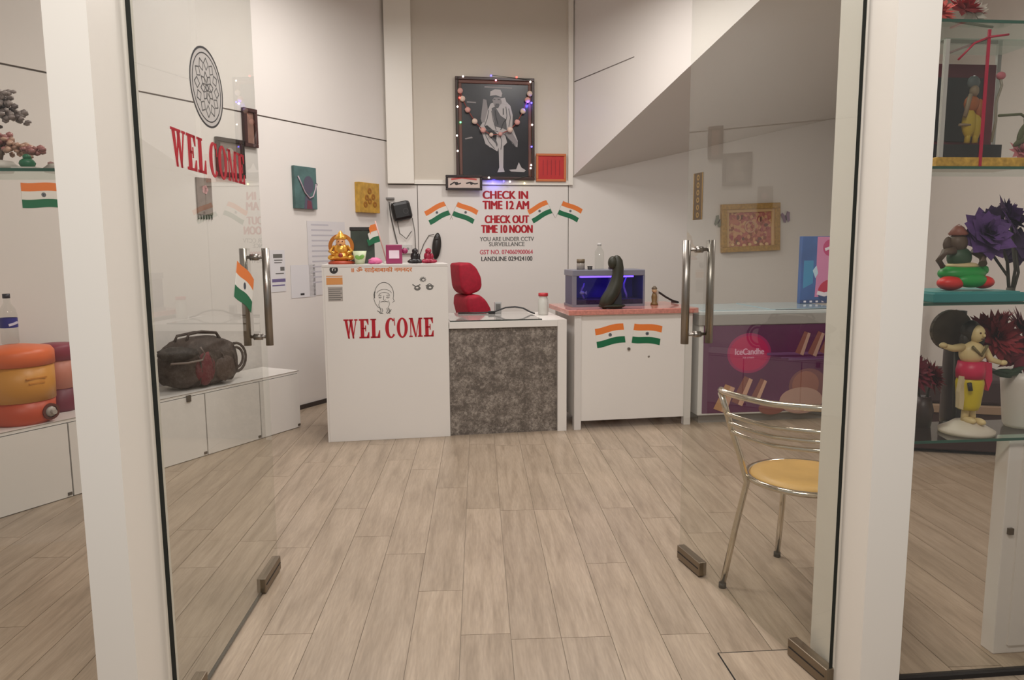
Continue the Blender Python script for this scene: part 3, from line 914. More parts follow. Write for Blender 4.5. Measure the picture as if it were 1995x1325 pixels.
# ------------------------------------------------------------------ gold framed picture on the far right wall
def speckle_mat(name, cols, scale):
    m = bpy.data.materials.new(name); m.use_nodes = True
    nt = m.node_tree; b_ = nt.nodes['Principled BSDF']
    tc = nt.nodes.new('ShaderNodeTexCoord'); v = nt.nodes.new('ShaderNodeTexVoronoi'); v.inputs['Scale'].default_value = scale
    nt.links.new(tc.outputs['Object'], v.inputs['Vector'])
    sp = nt.nodes.new('ShaderNodeSeparateColor'); nt.links.new(v.outputs['Color'], sp.inputs[0])
    r = nt.nodes.new('ShaderNodeValToRGB'); r.color_ramp.interpolation = 'CONSTANT'
    els = r.color_ramp.elements
    els[0].color = lin(cols[0]); els[0].position = 0
    els[1].color = lin(cols[1]); els[1].position = 1.0 / len(cols)
    for k in range(2, len(cols)):
        e = els.new(k / len(cols)); e.color = lin(cols[k])
    nt.links.new(sp.outputs[0], r.inputs[0]); nt.links.new(r.outputs[0], b_.inputs['Base Color'])
    b_.inputs['Roughness'].default_value = 0.4
    return m
GOLD = mat('gold_frame', (176, 138, 70), 0.35, 0.35, noise_amt=0.25, noise_scale=40)
t = thing('gold_picture', 'pink and gold crowded figure picture in wide gold frame above freezer', 'picture', BW.at(3.62, 1.235, 0.002), BW.a)
t.rotation_euler = (0, R(-2), R(BW.a))
frame(t, 0.63, 0.48, 0.055, 0.05, GOLD)
frame(t, 0.53, 0.43, 0.035, 0.03, mat('cream_mount', (214, 176, 122), 0.5), 'mount')
MB().box(-0.25, 0.25, -0.012, 0, 0.04, 0.44).build('picture', speckle_mat('crowded_print', [(176, 96, 88), (196, 128, 104), (150, 84, 60), (208, 160, 118), (186, 108, 100)], 34), t)
b = MB()
rr = random.Random(5)
for k in range(26):
    x = -0.2 + 0.4 * rr.random(); z = 0.08 + 0.28 * rr.random()
    b.m(k % 3).disc((x, z), 0.012 + 0.012 * rr.random(), 0.014 + 0.014 * rr.random(), -0.014 - 0.0002 * k, -0.012, 10)
for k in range(7):
    b.m(3).disc((-0.19 + k * 0.062, 0.075 + 0.012 * math.sin(k * 2)), 0.018, 0.016, -0.021, -0.012, 10)
b.m(4).ring((0, 0.25), 0.05, 0.062, -0.022, -0.012, 24)
b.build('figure_print', [mat('pr_a', (212, 160, 120), 0.5), mat('pr_b', (168, 84, 84), 0.5), mat('pr_c', (120, 76, 62), 0.5), mat('pr_d', (226, 190, 140), 0.5), mat('pr_e', (206, 160, 130), 0.5)], t)
def butterfly(label, u, z, rot_, col):
    t = thing('butterfly_ornament', label, 'ornament', BW.at(u, z, 0.006), BW.a, 'butterflies beside the gold framed picture')
    t.rotation_euler = (0, R(rot_), R(BW.a))
    for s in (-1, 1):
        MB().ext([(0, 0.012), (s * 0.028, 0.06), (s * 0.052, 0.042), (s * 0.04, 0.004), (s * 0.034, -0.04), (s * 0.012, -0.05), (0, -0.012)], -0.012 if s > 0 else -0.008, -0.005).build('wing', col, t)
    MB().ball((0, -0.01, 0), (0.006, 0.006, 0.03), 2).build('body', BLACK, t)
butterfly('grey green butterfly on wall left of gold framed picture', 3.275, 1.535, 25, mat('wing_green', (128, 132, 118), 0.6))
butterfly('purple butterfly on wall right of gold framed picture', 4.005, 1.575, -15, mat('wing_purple', (138, 112, 138), 0.6))

# ------------------------------------------------------------------ left wall pictures and papers
t = thing('canvas_picture', 'teal canvas of a dark figure with necklace on left wall', 'picture', LW.at(0.123, 1.61), LW.a)
MB().box(-0.122, 0.122, -0.03, 0, 0, 0.33, bevel=0.003).build('canvas', mat('teal_canvas', (76, 104, 102), 0.6, noise_amt=0.3, noise_scale=9), t)
b = MB().m(0).disc((0.03, 0.19), 0.055, 0.07, -0.0315, -0.03, 20).ext([(-0.03, 0.0), (0.07, 0.0), (0.06, 0.08), (0.03, 0.12), (-0.01, 0.1)], -0.0312, -0.03)
b.m(1).ext([(0.0, 0.0), (0.06, 0.0), (0.05, 0.06), (0.01, 0.07)], -0.0318, -0.03)
b.build('figure_print', [mat('slate_purple', (86, 82, 98), 0.6), mat('plum', (112, 58, 72), 0.6)], t)
cur = [(-0.09, 0.25), (-0.06, 0.2), (-0.02, 0.13), (0.03, 0.085), (0.07, 0.10), (0.10, 0.16), (0.11, 0.2)]
MB().tube([(p[0], -0.036, p[1]) for p in cur], 0.006, 6).build('necklace', mat('pale_beads', (180, 160, 170), 0.5), t)
MB().ball((0.125, -0.02, 0.2), (0.014, 0.014, 0.014), 1).build('tassel', BLACK, t)
t = thing('gold_plaque', 'small gold embossed plaque on left wall near the corner', 'picture', LW.at(0.892, 1.607), LW.a)
MB().box(-0.142, 0.142, -0.05, 0, 0, 0.262, bevel=0.004).build('plaque', mat('plaque_gold', (196, 154, 66), 0.4, 0.2, noise_amt=0.2, noise_scale=22), t)
b = MB()
for (x, z) in ((0.0, 0.19), (-0.04, 0.13), (0.05, 0.14), (0.0, 0.10), (-0.06, 0.07), (0.07, 0.075)):
    b.ring((x, z), 0.010, 0.026, -0.054, -0.05, 14)
b.build('embossing', mat('plaque_dark_gold', (164, 112, 44), 0.4, 0.3), t)
t = small_frame('brown framed portrait high on left wall beside glass door edge', LW, -0.47, -0.345, 2.03, 2.305, 0.028, mat('maroon_frame', (70, 40, 36), 0.4), mat('portrait_brown', (150, 112, 98), 0.5, noise_amt=0.3, noise_scale=9), dep=0.03)
t = small_frame('black framed grey portrait on left wall behind the word COME', LW, -0.72, -0.475, 1.80, 2.07, 0.03, mat('ebony_frame', (44, 36, 34), 0.4), mat('portrait_grey', (112, 102, 96), 0.5, noise_amt=0.35, noise_scale=9), dep=0.025)
MB().disc((0.0, 0.16), 0.035, 0.045, -0.0145, -0.012, 18).ext([(-0.07, 0.035), (0.07, 0.035), (0.05, 0.1), (0.0, 0.125), (-0.05, 0.1)], -0.0145, -0.012).build('figure_print', mat('portrait_pale', (160, 148, 138), 0.5), t)
t = thing('wall_hanging', 'small grey wall hanging with pink flower seen through left door', 'ornament', LW.at(-0.835, 1.50), LW.a)
MB().box(-0.062, 0.062, -0.012, 0, 0.03, 0.28, bevel=0.003).build('board', mat('hanging_grey', (126, 112, 104), 0.6, noise_amt=0.2, noise_scale=20), t)
b = MB()
for k in range(5):
    b.disc((0.012 * math.cos(k * 1.257) + 0.004, 0.2 + 0.016 * math.sin(k * 1.257)), 0.013, 0.015, -0.0145, -0.012, 10)
b.build('flower', mat('hanging_pink', (196, 146, 146), 0.6), t)
b = MB()
for k in range(6):
    b.tube([(-0.055 + k * 0.022, -0.006, 0.035), (-0.056 + k * 0.022, -0.006, 0.0)], 0.005, 6)
b.build('fringe', mat('hanging_fringe', (90, 84, 78), 0.7), t)
def sheet(label, u0, u1, z0, z1, lines, hdr=None, cat='paper', off=0.002, mm=PAPER):
    t = thing('wall_paper_sheet', label, cat, LW.at(u0, z0, off), LW.a)
    w, h = u1 - u0, z1 - z0
    MB().box(0, w, -0.0012, 0, 0, h).build('sheet', mm, t)
    b = MB()
    for (f, x0, x1, th) in lines:
        b.box(x0 * w, x1 * w, -0.0018, 0, f * h - th / 2, f * h + th / 2)
    b.build('print', hdr or mat('faint_print', (186, 182, 188), 0.6), t)
    return t
sheet('large faint printed notice sheet on left wall behind the reception counter', 0.144, 0.60, 0.912, 1.518, [(0.95 - k * 0.07, 0.1, 0.55 + 0.3 * ((k * 7) % 3) / 3, 0.012) for k in range(12)], mm=mat('sheet_grey_white', (212, 208, 208), 0.6))
t = sheet('narrow printed calendar page with purple band beside left door handle', -0.285, -0.114, 0.965, 1.285, [(0.86, 0.3, 0.85, 0.03), (0.76, 0.35, 0.85, 0.008), (0.70, 0.35, 0.8, 0.008), (0.55, 0.7, 0.95, 0.03), (0.44, 0.4, 0.9, 0.008)], GREYINK)
MB().box(0.03, 0.168, -0.002, 0, 0.075, 0.10).box(0.03, 0.16, -0.002, 0, 0.045, 0.055).build('purple_band', mat('band_purple', (108, 96, 138), 0.6), t)
t = sheet('blank white sheet with a black mark, right of the calendar page', -0.059, 0.215, 0.905, 1.165, [(0.1, 0.36, 0.52, 0.016)], INK)

# ------------------------------------------------------------------ charger / adapter box and cables in the corner
t = thing('wall_adapter', 'black square power adapter on corner wall with hanging cables', 'adapter', BW.at(0.138, 1.55, 0.0), BW.a)
b = MB(); b.box(-0.09, 0.09, -0.08, -0.012, 0.0, 0.175, bevel=0.03)
b.build('case', BLACK, t).rotation_euler = (0, R(-12), 0)
MB().ring((0.02, 0.085), 0.02, 0.026, -0.083, -0.08, 18).build('ring_mark', mat('charcoal', (60, 58, 58), 0.5), t)
MB().cyl((0.0, 0.0, 0.08), (0.0, -0.02, 0.08), 0.02).build('wall_mount', BLACK, t)
b = MB()
b.tube([(-0.09, -0.02, 0.14), (-0.13, -0.02, 0.17), (-0.12, -0.015, 0.05), (-0.09, -0.012, -0.1), (-0.05, -0.012, -0.28), (-0.04, -0.012, -0.4)], 0.006, 6)
b.tube([(0.08, -0.03, 0.02), (0.10, -0.02, -0.1), (0.105, -0.015, -0.3), (0.10, -0.012, -0.42)], 0.004, 6)
b.tube([(-0.06, -0.03, 0.0), (-0.04, -0.03, -0.12), (0.02, -0.03, -0.17), (0.07, -0.03, -0.1)], 0.004, 6)
b.build('cable', mat('grey_cable', (96, 92, 88), 0.6), t)
MB().box(-0.16, -0.08, -0.03, 0, 0.19, 0.21, bevel=0.003).build('plug', mat('plug_grey', (120, 116, 112), 0.5), t)
t = thing('wall_socket', 'small white socket strip hanging below the black adapter', 'socket', BW.at(0.13, 1.24, 0.0), BW.a)
MB().box(-0.08, 0.08, -0.03, 0, 0, 0.09, bevel=0.006).build('housing', mat('socket_white', (206, 202, 198), 0.4), t)
b = MB()
for k in (-0.04, 0.0, 0.04):
    b.ring((k, 0.045), 0.006, 0.011, -0.0312, -0.03, 12)
b.build('outlets', mat('charcoal', (60, 58, 58), 0.5), t)
t = thing('wall_handset', 'black oval handset hung on back wall above crimson figurine', 'handset', BW.at(0.42, 1.18, 0.0), BW.a)
MB().ball((0.02, -0.025, 0.13), (0.042, 0.025, 0.125), 3, rot=Matrix.Rotation(R(6), 3, 'Y')).build('body', mat('handset_black', (40, 37, 34), 0.35), t)
MB().ball((0.02, -0.05, 0.2), (0.02, 0.006, 0.012), 2).build('earpiece', mat('charcoal', (60, 58, 58), 0.5), t)
MB().tube([(0.0, -0.02, 0.24), (-0.05, -0.01, 0.23), (-0.1, -0.008, 0.15), (-0.14, -0.006, 0.05)], 0.0035, 6).build('cord', mat('grey_cable', (96, 92, 88), 0.6), t)

# ------------------------------------------------------------------ things on the tall counter (top z = 1.19)
ZT = 1.1902
def on_counter(u, d): return CL.at(u, ZT, -d)
GLD = mat('idol_gold', (226, 168, 72), 0.25, 0.55)
GLDD = mat('idol_gold_dark', (188, 116, 46), 0.35, 0.4)
t = thing('golden_idol', 'golden seated idol on red base at left end of tall counter', 'idol', on_counter(0.118, 0.16), CL.a)
MB().lathe([(0, 0), (0.085, 0.0), (0.088, 0.012), (0.07, 0.022), (0, 0.022)], n=20).build('base', mat('idol_red_base', (168, 66, 40), 0.5), t)
b = MB().ball((0, 0, 0.05), (0.075, 0.055, 0.035), 3).ball((0, 0, 0.095), (0.05, 0.042, 0.05), 3).ball((-0.055, -0.02, 0.045), (0.034, 0.03, 0.022), 2).ball((0.055, -0.02, 0.045), (0.034, 0.03, 0.022), 2)
b.build('body', GLD, t)
b = MB().ball((0, -0.012, 0.145), (0.032, 0.03, 0.034), 3); b.build('head', mat('idol_skin', (226, 164, 110), 0.35), t)
b = MB().ball((-0.013, -0.041, 0.152), 0.0045, 1).ball((0.013, -0.041, 0.152), 0.0045, 1).ball((0, -0.042, 0.13), (0.01, 0.004, 0.003), 1); b.build('face', mat('idol_eyes', (90, 40, 30), 0.5), t)
b = MB().lathe([(0.036, 0.165), (0.045, 0.172), (0.03, 0.19), (0.018, 0.205), (0.006, 0.222), (0, 0.224)], n=18); b.build('crown', GLD, t)
b = MB().ring((0, 0.12), 0.06, 0.085, 0.035, 0.045, 30); b.build('halo', GLDD, t)
for s in (-1, 1):
    MB().tube([(s * 0.04, -0.01, 0.12), (s * 0.072, -0.02, 0.085), (s * 0.04, -0.055, 0.07)], 0.013, 8).build('arm', GLD, t)
MB().ball((0, -0.055, 0.06), (0.016, 0.01, 0.016), 2).build('lap_jewel', mat('idol_red', (150, 50, 40), 0.4), t)
t = thing('dark_display_box', 'black topped dark glass box standing behind golden idol and cup', 'box', on_counter(0.265, 0.27), CL.a)
MB().box(-0.085, 0.075, -0.03, 0.03, 0.0, 0.225, bevel=0.003).build('glass_body', mat('smoked_green', (66, 74, 66), 0.2, noise_amt=0.2, noise_scale=8), t)
MB().box(-0.09, 0.08, -0.034, 0.034, 0.225, 0.25, bevel=0.003).build('lid', mat('box_black', (34, 30, 28), 0.4), t)
t = thing('flag_on_stick', 'small cloth flag on thin stick standing on the tall counter', 'flag', on_counter(0.335, 0.2), CL.a)
MB().cyl((0.085, 0, 0.012), (0.015, 0, 0.29), 0.004, n=8).build('stick', mat('pink_stick', (206, 160, 150), 0.5), t)
MB().lathe([(0, 0), (0.022, 0), (0.02, 0.012), (0, 0.014)], (0.085, 0, 0), 16).build('foot', FWHITE, t)
for k, (mm, z0) in enumerate(((FGREEN, 0.15), (FWHITE, 0.19), (SAFF, 0.228))):
    x0 = 0.045 - (z0 - 0.15) * 0.25
    MB().ext([(x0, z0), (x0 - 0.01, z0 + 0.042), (x0 - 0.05 + k * 0.004, z0 + 0.034), (x0 - 0.09 + k * 0.018, z0 + 0.012), (x0 - 0.078 + k * 0.016, z0 - 0.03), (x0 - 0.04, z0 - 0.012)], -0.003 - 0.002 * k, 0.0).build('stripe', mm, t)
t = thing('leaf_cup', 'pale green cup with leaf print between idol and pink soap', 'cup', on_counter(0.243, 0.10), CL.a)
MB().lathe([(0, 0), (0.03, 0), (0.046, 0.088), (0.043, 0.088), (0.028, 0.006), (0, 0.006)], n=22).build('cup', mat('cup_pale', (204, 212, 178), 0.4), t)
b = MB().ball((-0.012, -0.038, 0.045), (0.02, 0.006, 0.014), 2, rot=Matrix.Rotation(R(35), 3, 'Y')).ball((0.014, -0.038, 0.048), (0.02, 0.006, 0.014), 2, rot=Matrix.Rotation(R(-35), 3, 'Y'))
b.build('leaf_print', mat('leaf_green', (118, 168, 76), 0.5), t)
t = thing('pink_cloth', 'small folded pink cloth lying beside the pale green cup', 'cloth', on_counter(0.345, 0.10), CL.a)
MB().ball((0, 0, 0.018), (0.045, 0.03, 0.024), 3, 0.25, 2.5).build('cloth', mat('cloth_pink', (218, 116, 158), 0.7), t)
MB().ball((-0.02, -0.012, 0.01), (0.03, 0.022, 0.012), 2, 0.2).build('fold', mat('cloth_magenta', (190, 78, 132), 0.7), t)
t = thing('magenta_box', 'magenta square box with white label on the tall counter', 'box', on_counter(0.475, 0.12), CL.a)
MB().box(-0.058, 0.05, -0.03, 0.03, 0.0, 0.128, bevel=0.004).build('box', mat('box_magenta', (150, 46, 92), 0.4), t)
MB().box(-0.038, 0.03, -0.0315, -0.03, 0.036, 0.09).build('label', mat('label_white', (236, 214, 226), 0.5), t)
MB().ball((0.068, 0, 0.085), (0.022, 0.018, 0.02), 2).build('knob', mat('box_magenta', (150, 46, 92), 0.4), t)
def figurine(label, u, d, mm):
    t = thing('seated_figurine', label, 'figurine', on_counter(u, d), CL.a)
    MB().ball((0, 0, 0.018), (0.046, 0.034, 0.02), 2).ball((-0.028, -0.02, 0.014), (0.026, 0.02, 0.013), 2).ball((0.03, -0.016, 0.014), (0.03, 0.02, 0.013), 2).build('legs', mm, t)
    MB().ball((-0.004, 0, 0.048), (0.028, 0.024, 0.034), 2).ball((0.022, -0.006, 0.045), (0.014, 0.014, 0.024), 2).build('torso', mm, t)
    MB().ball((0.0, -0.004, 0.084), (0.022, 0.022, 0.02), 2).ball((0.008, -0.02, 0.08), (0.01, 0.01, 0.008), 1).build('head', mm, t)
figurine('small black seated figurine on tall counter beside the magenta box', 0.612, 0.12, mat('figurine_black', (30, 24, 24), 0.35))
figurine('small crimson seated figurine at right end of tall counter', 0.702, 0.12, mat('figurine_crimson', (150, 24, 54), 0.35))

# ------------------------------------------------------------------ red swivel chair behind the desk
t = thing('red_office_chair', 'red cushioned office chair turned sideways behind the reception desk', 'chair', (-0.42, 6.10, 0), 22)
def cushion(name, poly, y0, y1, mm, rad):
    o = MB().ext(poly, y0, y1).build(name, mm, t)
    md = o.modifiers.new('b', 'BEVEL'); md.width = rad; md.segments = 4; md.limit_method = 'ANGLE'; md.angle_limit = R(20)
    for p in o.data.polygons:
        p.use_smooth = True
    return o
RC = mat('red_fabric', (158, 16, 42), 0.75, noise_amt=0.15, noise_scale=30)
cushion('headrest', [(-0.06, 1.165), (0.04, 1.175), (0.095, 1.13), (0.135, 1.05), (0.14, 0.97), (0.115, 0.935), (0.02, 0.905), (-0.02, 0.925), (-0.045, 0.97), (-0.055, 1.08)], -0.13, 0.13, RC, 0.03)
cushion('backrest', [(-0.01, 0.90), (0.09, 0.915), (0.15, 0.87), (0.19, 0.80), (0.21, 0.70), (0.205, 0.60), (0.06, 0.58), (0.02, 0.68), (-0.015, 0.82)], -0.2, 0.2, RC, 0.03)
cushion('seat', [(0.02, 0.44), (-0.42, 0.45), (-0.44, 0.50), (-0.40, 0.53), (0.05, 0.53), (0.1, 0.5)], -0.22, 0.22, RC, 0.025)
MB().tube([(0.15, 0, 0.62), (0.15, 0, 0.5), (0.05, 0, 0.42), (-0.15, 0, 0.42)], 0.022, 10).build('back_bracket', BLACK, t)
MB().cyl((-0.18, 0, 0.1), (-0.18, 0, 0.44), 0.028).build('gas_column', BLACK, t)
for k in range(5):
    a = k * 2 * math.pi / 5
    MB().tube([(-0.18, 0, 0.12), (-0.18 + 0.28 * math.cos(a), 0.28 * math.sin(a), 0.07)], 0.02, 8).build('base_leg', BLACK, t)
    MB().ball((-0.18 + 0.28 * math.cos(a), 0.28 * math.sin(a), 0.031), 0.03, 2).build('caster', BLACK, t)

# ------------------------------------------------------------------ desk things
t = thing('red_lid_jar', 'clear jar with red lid at the right end of desk', 'jar', CL.at(1.555, 0.7955, -0.36), CL.a)
MB().lathe([(0, 0.0), (0.034, 0.0), (0.038, 0.01), (0.038, 0.11), (0.03, 0.13), (0.03, 0.14)], n=22).build('jar', mat('cloudy_plastic', (196, 194, 186), 0.25), t)
MB().lathe([(0, 0.14), (0.036, 0.14), (0.036, 0.162), (0, 0.165)], n=22).build('lid', mat('lid_red', (176, 40, 48), 0.4), t)
MB().ball((0, 0, 0.04), (0.028, 0.028, 0.03), 2).build('contents', mat('jar_sweets', (190, 150, 140), 0.6), t)
t = thing('card_holder', 'small clear block holder standing on desk beside the black cable', 'holder', CL.at(1.235, 0.8036, -0.5), CL.a)
MB().box(-0.026, 0.026, -0.015, 0.015, 0, 0.085, bevel=0.004).build('block', mat('holder_grey', (170, 168, 166), 0.15), t)
MB().box(-0.018, 0.018, -0.016, -0.0145, 0.02, 0.07).build('print', GREYINK, t)
t = thing('desk_cable', 'black cable lying in a low arch across the desk', 'cable', CL.at(1.235, 0.8036, -0.44), CL.a)
MB().tube([(-0.30, 0.06, 0.006), (-0.15, 0.04, 0.006), (-0.05, 0.01, 0.01), (0.05, 0.0, 0.045), (0.12, -0.01, 0.05), (0.18, -0.02, 0.04), (0.23, -0.05, 0.012), (0.25, -0.1, 0.006)], 0.006, 8).build('cable', BLACK, t)
MB().box(-0.08, -0.03, -0.012, 0.012, 0.0, 0.022, bevel=0.003).build('plug', BLACK, t)

# ------------------------------------------------------------------ aquarium and things on the salmon counter (top z = 0.858)
ZS = 0.8585
t = thing('aquarium', 'blue lit glass aquarium with grey rim on salmon counter', 'aquarium', CL.at(2.02, ZS, -0.36), CL.a)
FR = mat('tank_frame_grey', (120, 120, 132), 0.4)
MB().box(-0.275, 0.275, -0.13, 0.13, 0.0, 0.016).build('base_frame', FR, t)
MB().box(-0.275, 0.275, -0.13, 0.13, 0.225, 0.268, bevel=0.004).build('hood', FR, t)
for sx in (-1, 1):
    MB().box(sx * 0.275 - (0.04 if sx < 0 else 0.0) * 0 - (0.0 if sx < 0 else 0.014), sx * 0.275 + (0.03 if sx < 0 else 0.0), -0.131, -0.115, 0.016, 0.225).build('corner_strip', FR, t)
MB().box(-0.262, 0.262, -0.128, -0.123, 0.016, 0.225).build('front_glass', GLASSC, t)
MB().box(-0.262, 0.262, 0.118, 0.124, 0.016, 0.225).build('back_panel', mat('tank_back_blue', (44, 24, 120), 0.5, noise_amt=0.4, noise_scale=7), t)
for sx in (-1, 1):
    MB().box(min(sx * 0.268, sx * 0.262), max(sx * 0.268, sx * 0.262), -0.12, 0.12, 0.016, 0.225).build('side_glass', mat('tank_side', (40, 30, 84), 0.3), t)
MB().box(-0.2, 0.2, -0.09, -0.04, 0.212, 0.225).build('led_strip', mat('tank_led', (90, 70, 255), 0.4, emit=(88, 60, 255), emit_s=5.0), t)
MB().box(-0.26, 0.26, -0.12, 0.118, 0.016, 0.05).build('gravel', mat('tank_gravel', (52, 30, 70), 0.9, noise_amt=0.5, noise_scale=60), t)
b = MB()
for (x, h, ph) in ((0.06, 0.15, 0.3), (0.16, 0.17, 1.3), (-0.17, 0.12, 2.0), (0.1, 0.12, 3.1)):
    b.tube([(x + 0.012 * math.sin(ph + k), -0.02, 0.05 + h * k / 6) for k in range(7)], 0.008, 6, taper=[1, 1.1, 1.2, 1.1, 1.0, .8, .4])
b.build('water_plants', mat('tank_plant', (120, 90, 190), 0.5), t)
MB().ball((-0.19, -0.08, 0.1), (0.02, 0.008, 0.014), 2).ext([(-0.172, 0.1), (-0.155, 0.115), (-0.155, 0.086)], -0.083, -0.077).build('fish', mat('fish_pale', (120, 110, 190), 0.4), t)
t = thing('dark_swan_ornament', 'dark olive curved ornament standing in front of blue aquarium', 'ornament', CL.at(2.02, ZS, -0.06), CL.a)
OLV = mat('dark_olive', (44, 44, 32), 0.5, noise_amt=0.2, noise_scale=12)
sp = [(-0.105, 0, 0.012), (-0.07, 0, 0.05), (-0.03, 0, 0.11), (0.0, 0, 0.18), (0.012, 0, 0.24), (0.012, 0, 0.29), (0.008, 0, 0.335), (0.0, 0, 0.362), (-0.002, 0, 0.375)]
MB().tube(sp, 0.05, 14, taper=[0.55, 1.0, 1.05, 0.95, 0.82, 0.8, 0.72, 0.5, 0.2]).build('body', OLV, t)
MB().ball((-0.03, -0.008, 0.325), (0.034, 0.03, 0.046), 3).build('head', OLV, t)
MB().ball((-0.03, 0, 0.0185), (0.1, 0.045, 0.018), 3).build('foot', OLV, t)
MB().ext([(-0.045, 0.0), (0.04, 0.0), (0.03, 0.16), (0.0, 0.2)], -0.02, 0.0).build('tail_fin', mat('dark_slate', (40, 42, 48), 0.5), t)
t = thing('brown_cap_jar', 'small clear jar with brown cap on top of aquarium', 'jar', CL.at(1.84, ZS + 0.2682, -0.36), CL.a)
MB().lathe([(0, 0), (0.03, 0), (0.03, 0.045), (0.026, 0.05)], n=18).build('jar', mat('small_jar_grey', (150, 142, 134), 0.2), t)
MB().lathe([(0, 0.05), (0.03, 0.05), (0.03, 0.078), (0, 0.078)], n=18).build('cap', mat('cap_brown', (104, 88, 66), 0.5), t)
t = thing('fish_food_tin', 'tiny dark tin on aquarium lid beside the brown capped jar', 'tin', CL.at(1.905, ZS + 0.2682, -0.34), CL.a)
MB().lathe([(0, 0), (0.018, 0), (0.018, 0.02), (0, 0.02)], n=16).build('tin', mat('tin_dark', (74, 70, 68), 0.4), t)
MB().lathe([(0, 0.02), (0.0195, 0.02), (0.0195, 0.026), (0, 0.026)], n=16).build('lid', BLACK, t)
t = thing('tank_light_unit', 'flat black unit on aquarium lid right of olive ornament', 'light unit', CL.at(2.105, ZS + 0.2682, -0.34), CL.a)
MB().box(-0.05, 0.035, -0.03, 0.03, 0, 0.02, bevel=0.004).build('body', mat('unit_black', (52, 44, 56), 0.5), t)
MB().cyl((0.035, 0, 0.01), (0.06, 0, 0.01), 0.004).build('lead', BLACK, t)
t = thing('clear_bottle', 'clear plastic bottle standing on aquarium behind olive ornament', 'bottle', CL.at(2.0, ZS + 0.2682, -0.42), CL.a)
MB().lathe([(0, 0), (0.034, 0), (0.036, 0.08), (0.034, 0.13), (0.014, 0.165), (0.014, 0.175)], n=18).build('bottle', GLASSC, t)
MB().lathe([(0, 0.175), (0.016, 0.175), (0.016, 0.195), (0, 0.195)], n=16).build('cap', mat('cap_clear', (190, 186, 182), 0.3), t)
t = thing('tan_figurine', 'small tan standing figurine right of the blue aquarium', 'figurine', CL.at(2.395, ZS, -0.3), CL.a)
TAN = mat('figurine_tan', (196, 164, 124), 0.5)
MB().lathe([(0, 0), (0.028, 0), (0.026, 0.012), (0.018, 0.02), (0.022, 0.06), (0.016, 0.085), (0, 0.09)], n=16).build('body', mat('figurine_brown', (120, 92, 52), 0.5), t)
MB().ball((0, 0, 0.108), 0.02, 2).build('head', TAN, t)
MB().lathe([(0.02, 0.118), (0.022, 0.124), (0.008, 0.14), (0, 0.142)], n=14).build('hat', mat('figurine_hat', (106, 92, 74), 0.5), t)
t = thing('counter_cable', 'black cable curling over the right end of salmon counter', 'cable', CL.at(2.46, ZS, -0.34), CL.a)
MB().tube([(-0.03, 0, 0.098), (-0.005, 0, 0.085), (0.04, 0, 0.055), (0.09, 0, 0.028), (0.14, 0, 0.012), (0.13, 0.1, 0.008)], 0.008, 8).build('cable', BLACK, t)
MB().box(-0.06, -0.02, -0.012, 0.012, 0.0, 0.11, bevel=0.003).build('adapter', mat('adapter_beige', (190, 182, 170), 0.5), t)

# ------------------------------------------------------------------ chest freezer
t = thing('chest_freezer', 'white chest freezer with purple ice cream print on its front', 'freezer', FZ.at(0, 0), FZ.a)
FWm = mat('freezer_white', (216, 214, 210), 0.35)
FD = 0.66
MB().box(0.03, 1.16, 0.0, FD, 0.06, 0.725, bevel=0.006).build('cabinet', FWm, t)
MB().box(0.05, 1.14, 0.03, FD - 0.03, 0.0, 0.06).build('plinth', mat('freezer_plinth', (132, 128, 124), 0.6), t)
MB().box(0.02, 1.17, -0.012, FD + 0.01, 0.725, 0.80, bevel=0.004).build('lid_frame', mat('freezer_grey', (158, 154, 150), 0.4), t)
MB().box(0.02, 1.17, -0.012, FD + 0.01, 0.80, 0.826, bevel=0.004).build('lid_rim', mat('freezer_rim', (198, 204, 204), 0.3), t)
for (x0, x1) in ((0.06, 0.62), (0.58, 1.13)):
    MB().box(x0, x1, 0.03, FD - 0.04, 0.8265 + 0.004 * (x0 > 0.3), 0.830 + 0.004 * (x0 > 0.3)).build('sliding_glass', mat('lid_glass', (176, 198, 204), 0.08), t)
MB().box(0.064, 1.135, -0.003, 0.0, 0.075, 0.728 - 0.006).build('purple_print', mat('purple_vinyl', (96, 44, 84), 0.35, noise_amt=0.12, noise_scale=2.5), t)
b = MB()
b.m(0).disc((0.413, 0.515), 0.168, 0.148, -0.0042, -0.003, 36)
b.m(1).disc((0.413, 0.515), 0.150, 0.130, -0.0048, -0.003, 36)
b.build('pink_disc', [mat('disc_rim_pink', (160, 44, 100), 0.35), mat('disc_pink', (186, 34, 92), 0.35)], t)
text_mesh('IceCandhe', 0.22, 0.045, mat('logo_white', (232, 180, 206), 0.5), 'lettering', t, (0.305, -0.0045, 0.505), bold=0.04)
text_mesh('ice cream', 0.085, 0.016, mat('logo_white', (232, 180, 206), 0.5), 'lettering', t, (0.365, -0.0045, 0.477))
b = MB()
def cone(x, z, L, w, a, m1, m2):
    ca, sa = math.cos(R(a)), math.sin(R(a))
    P = lambda px, pz: (x + px * ca - pz * sa, z + px * sa + pz * ca)
    b.m(m1).ext([P(-w, 0), P(w, 0), P(w * .75, L), P(-w * .75, L)], -0.0052, -0.003)
    b.m(m2).ext([P(w * .2, 0.0), P(w, 0), P(w * .75, L), P(w * .1, L)], -0.0062, -0.003)
cone(0.20, 0.09, 0.20, 0.052, -22, 0, 1); cone(0.33, 0.14, 0.21, 0.046, -24, 2, 1); cone(0.46, 0.15, 0.18, 0.036, -24, 2, 1)
cone(0.80, 0.50, 0.17, 0.034, -20, 2, 3); cone(0.90, 0.49, 0.18, 0.036, -22, 2, 3); cone(0.99, 0.5, 0.16, 0.034, -22, 2, 3)
b.m(4).disc((0.88, 0.26), 0.15, 0.13, -0.0052, -0.003, 24)
b.m(5).disc((0.86, 0.27), 0.105, 0.10, -0.0062, -0.003, 24)
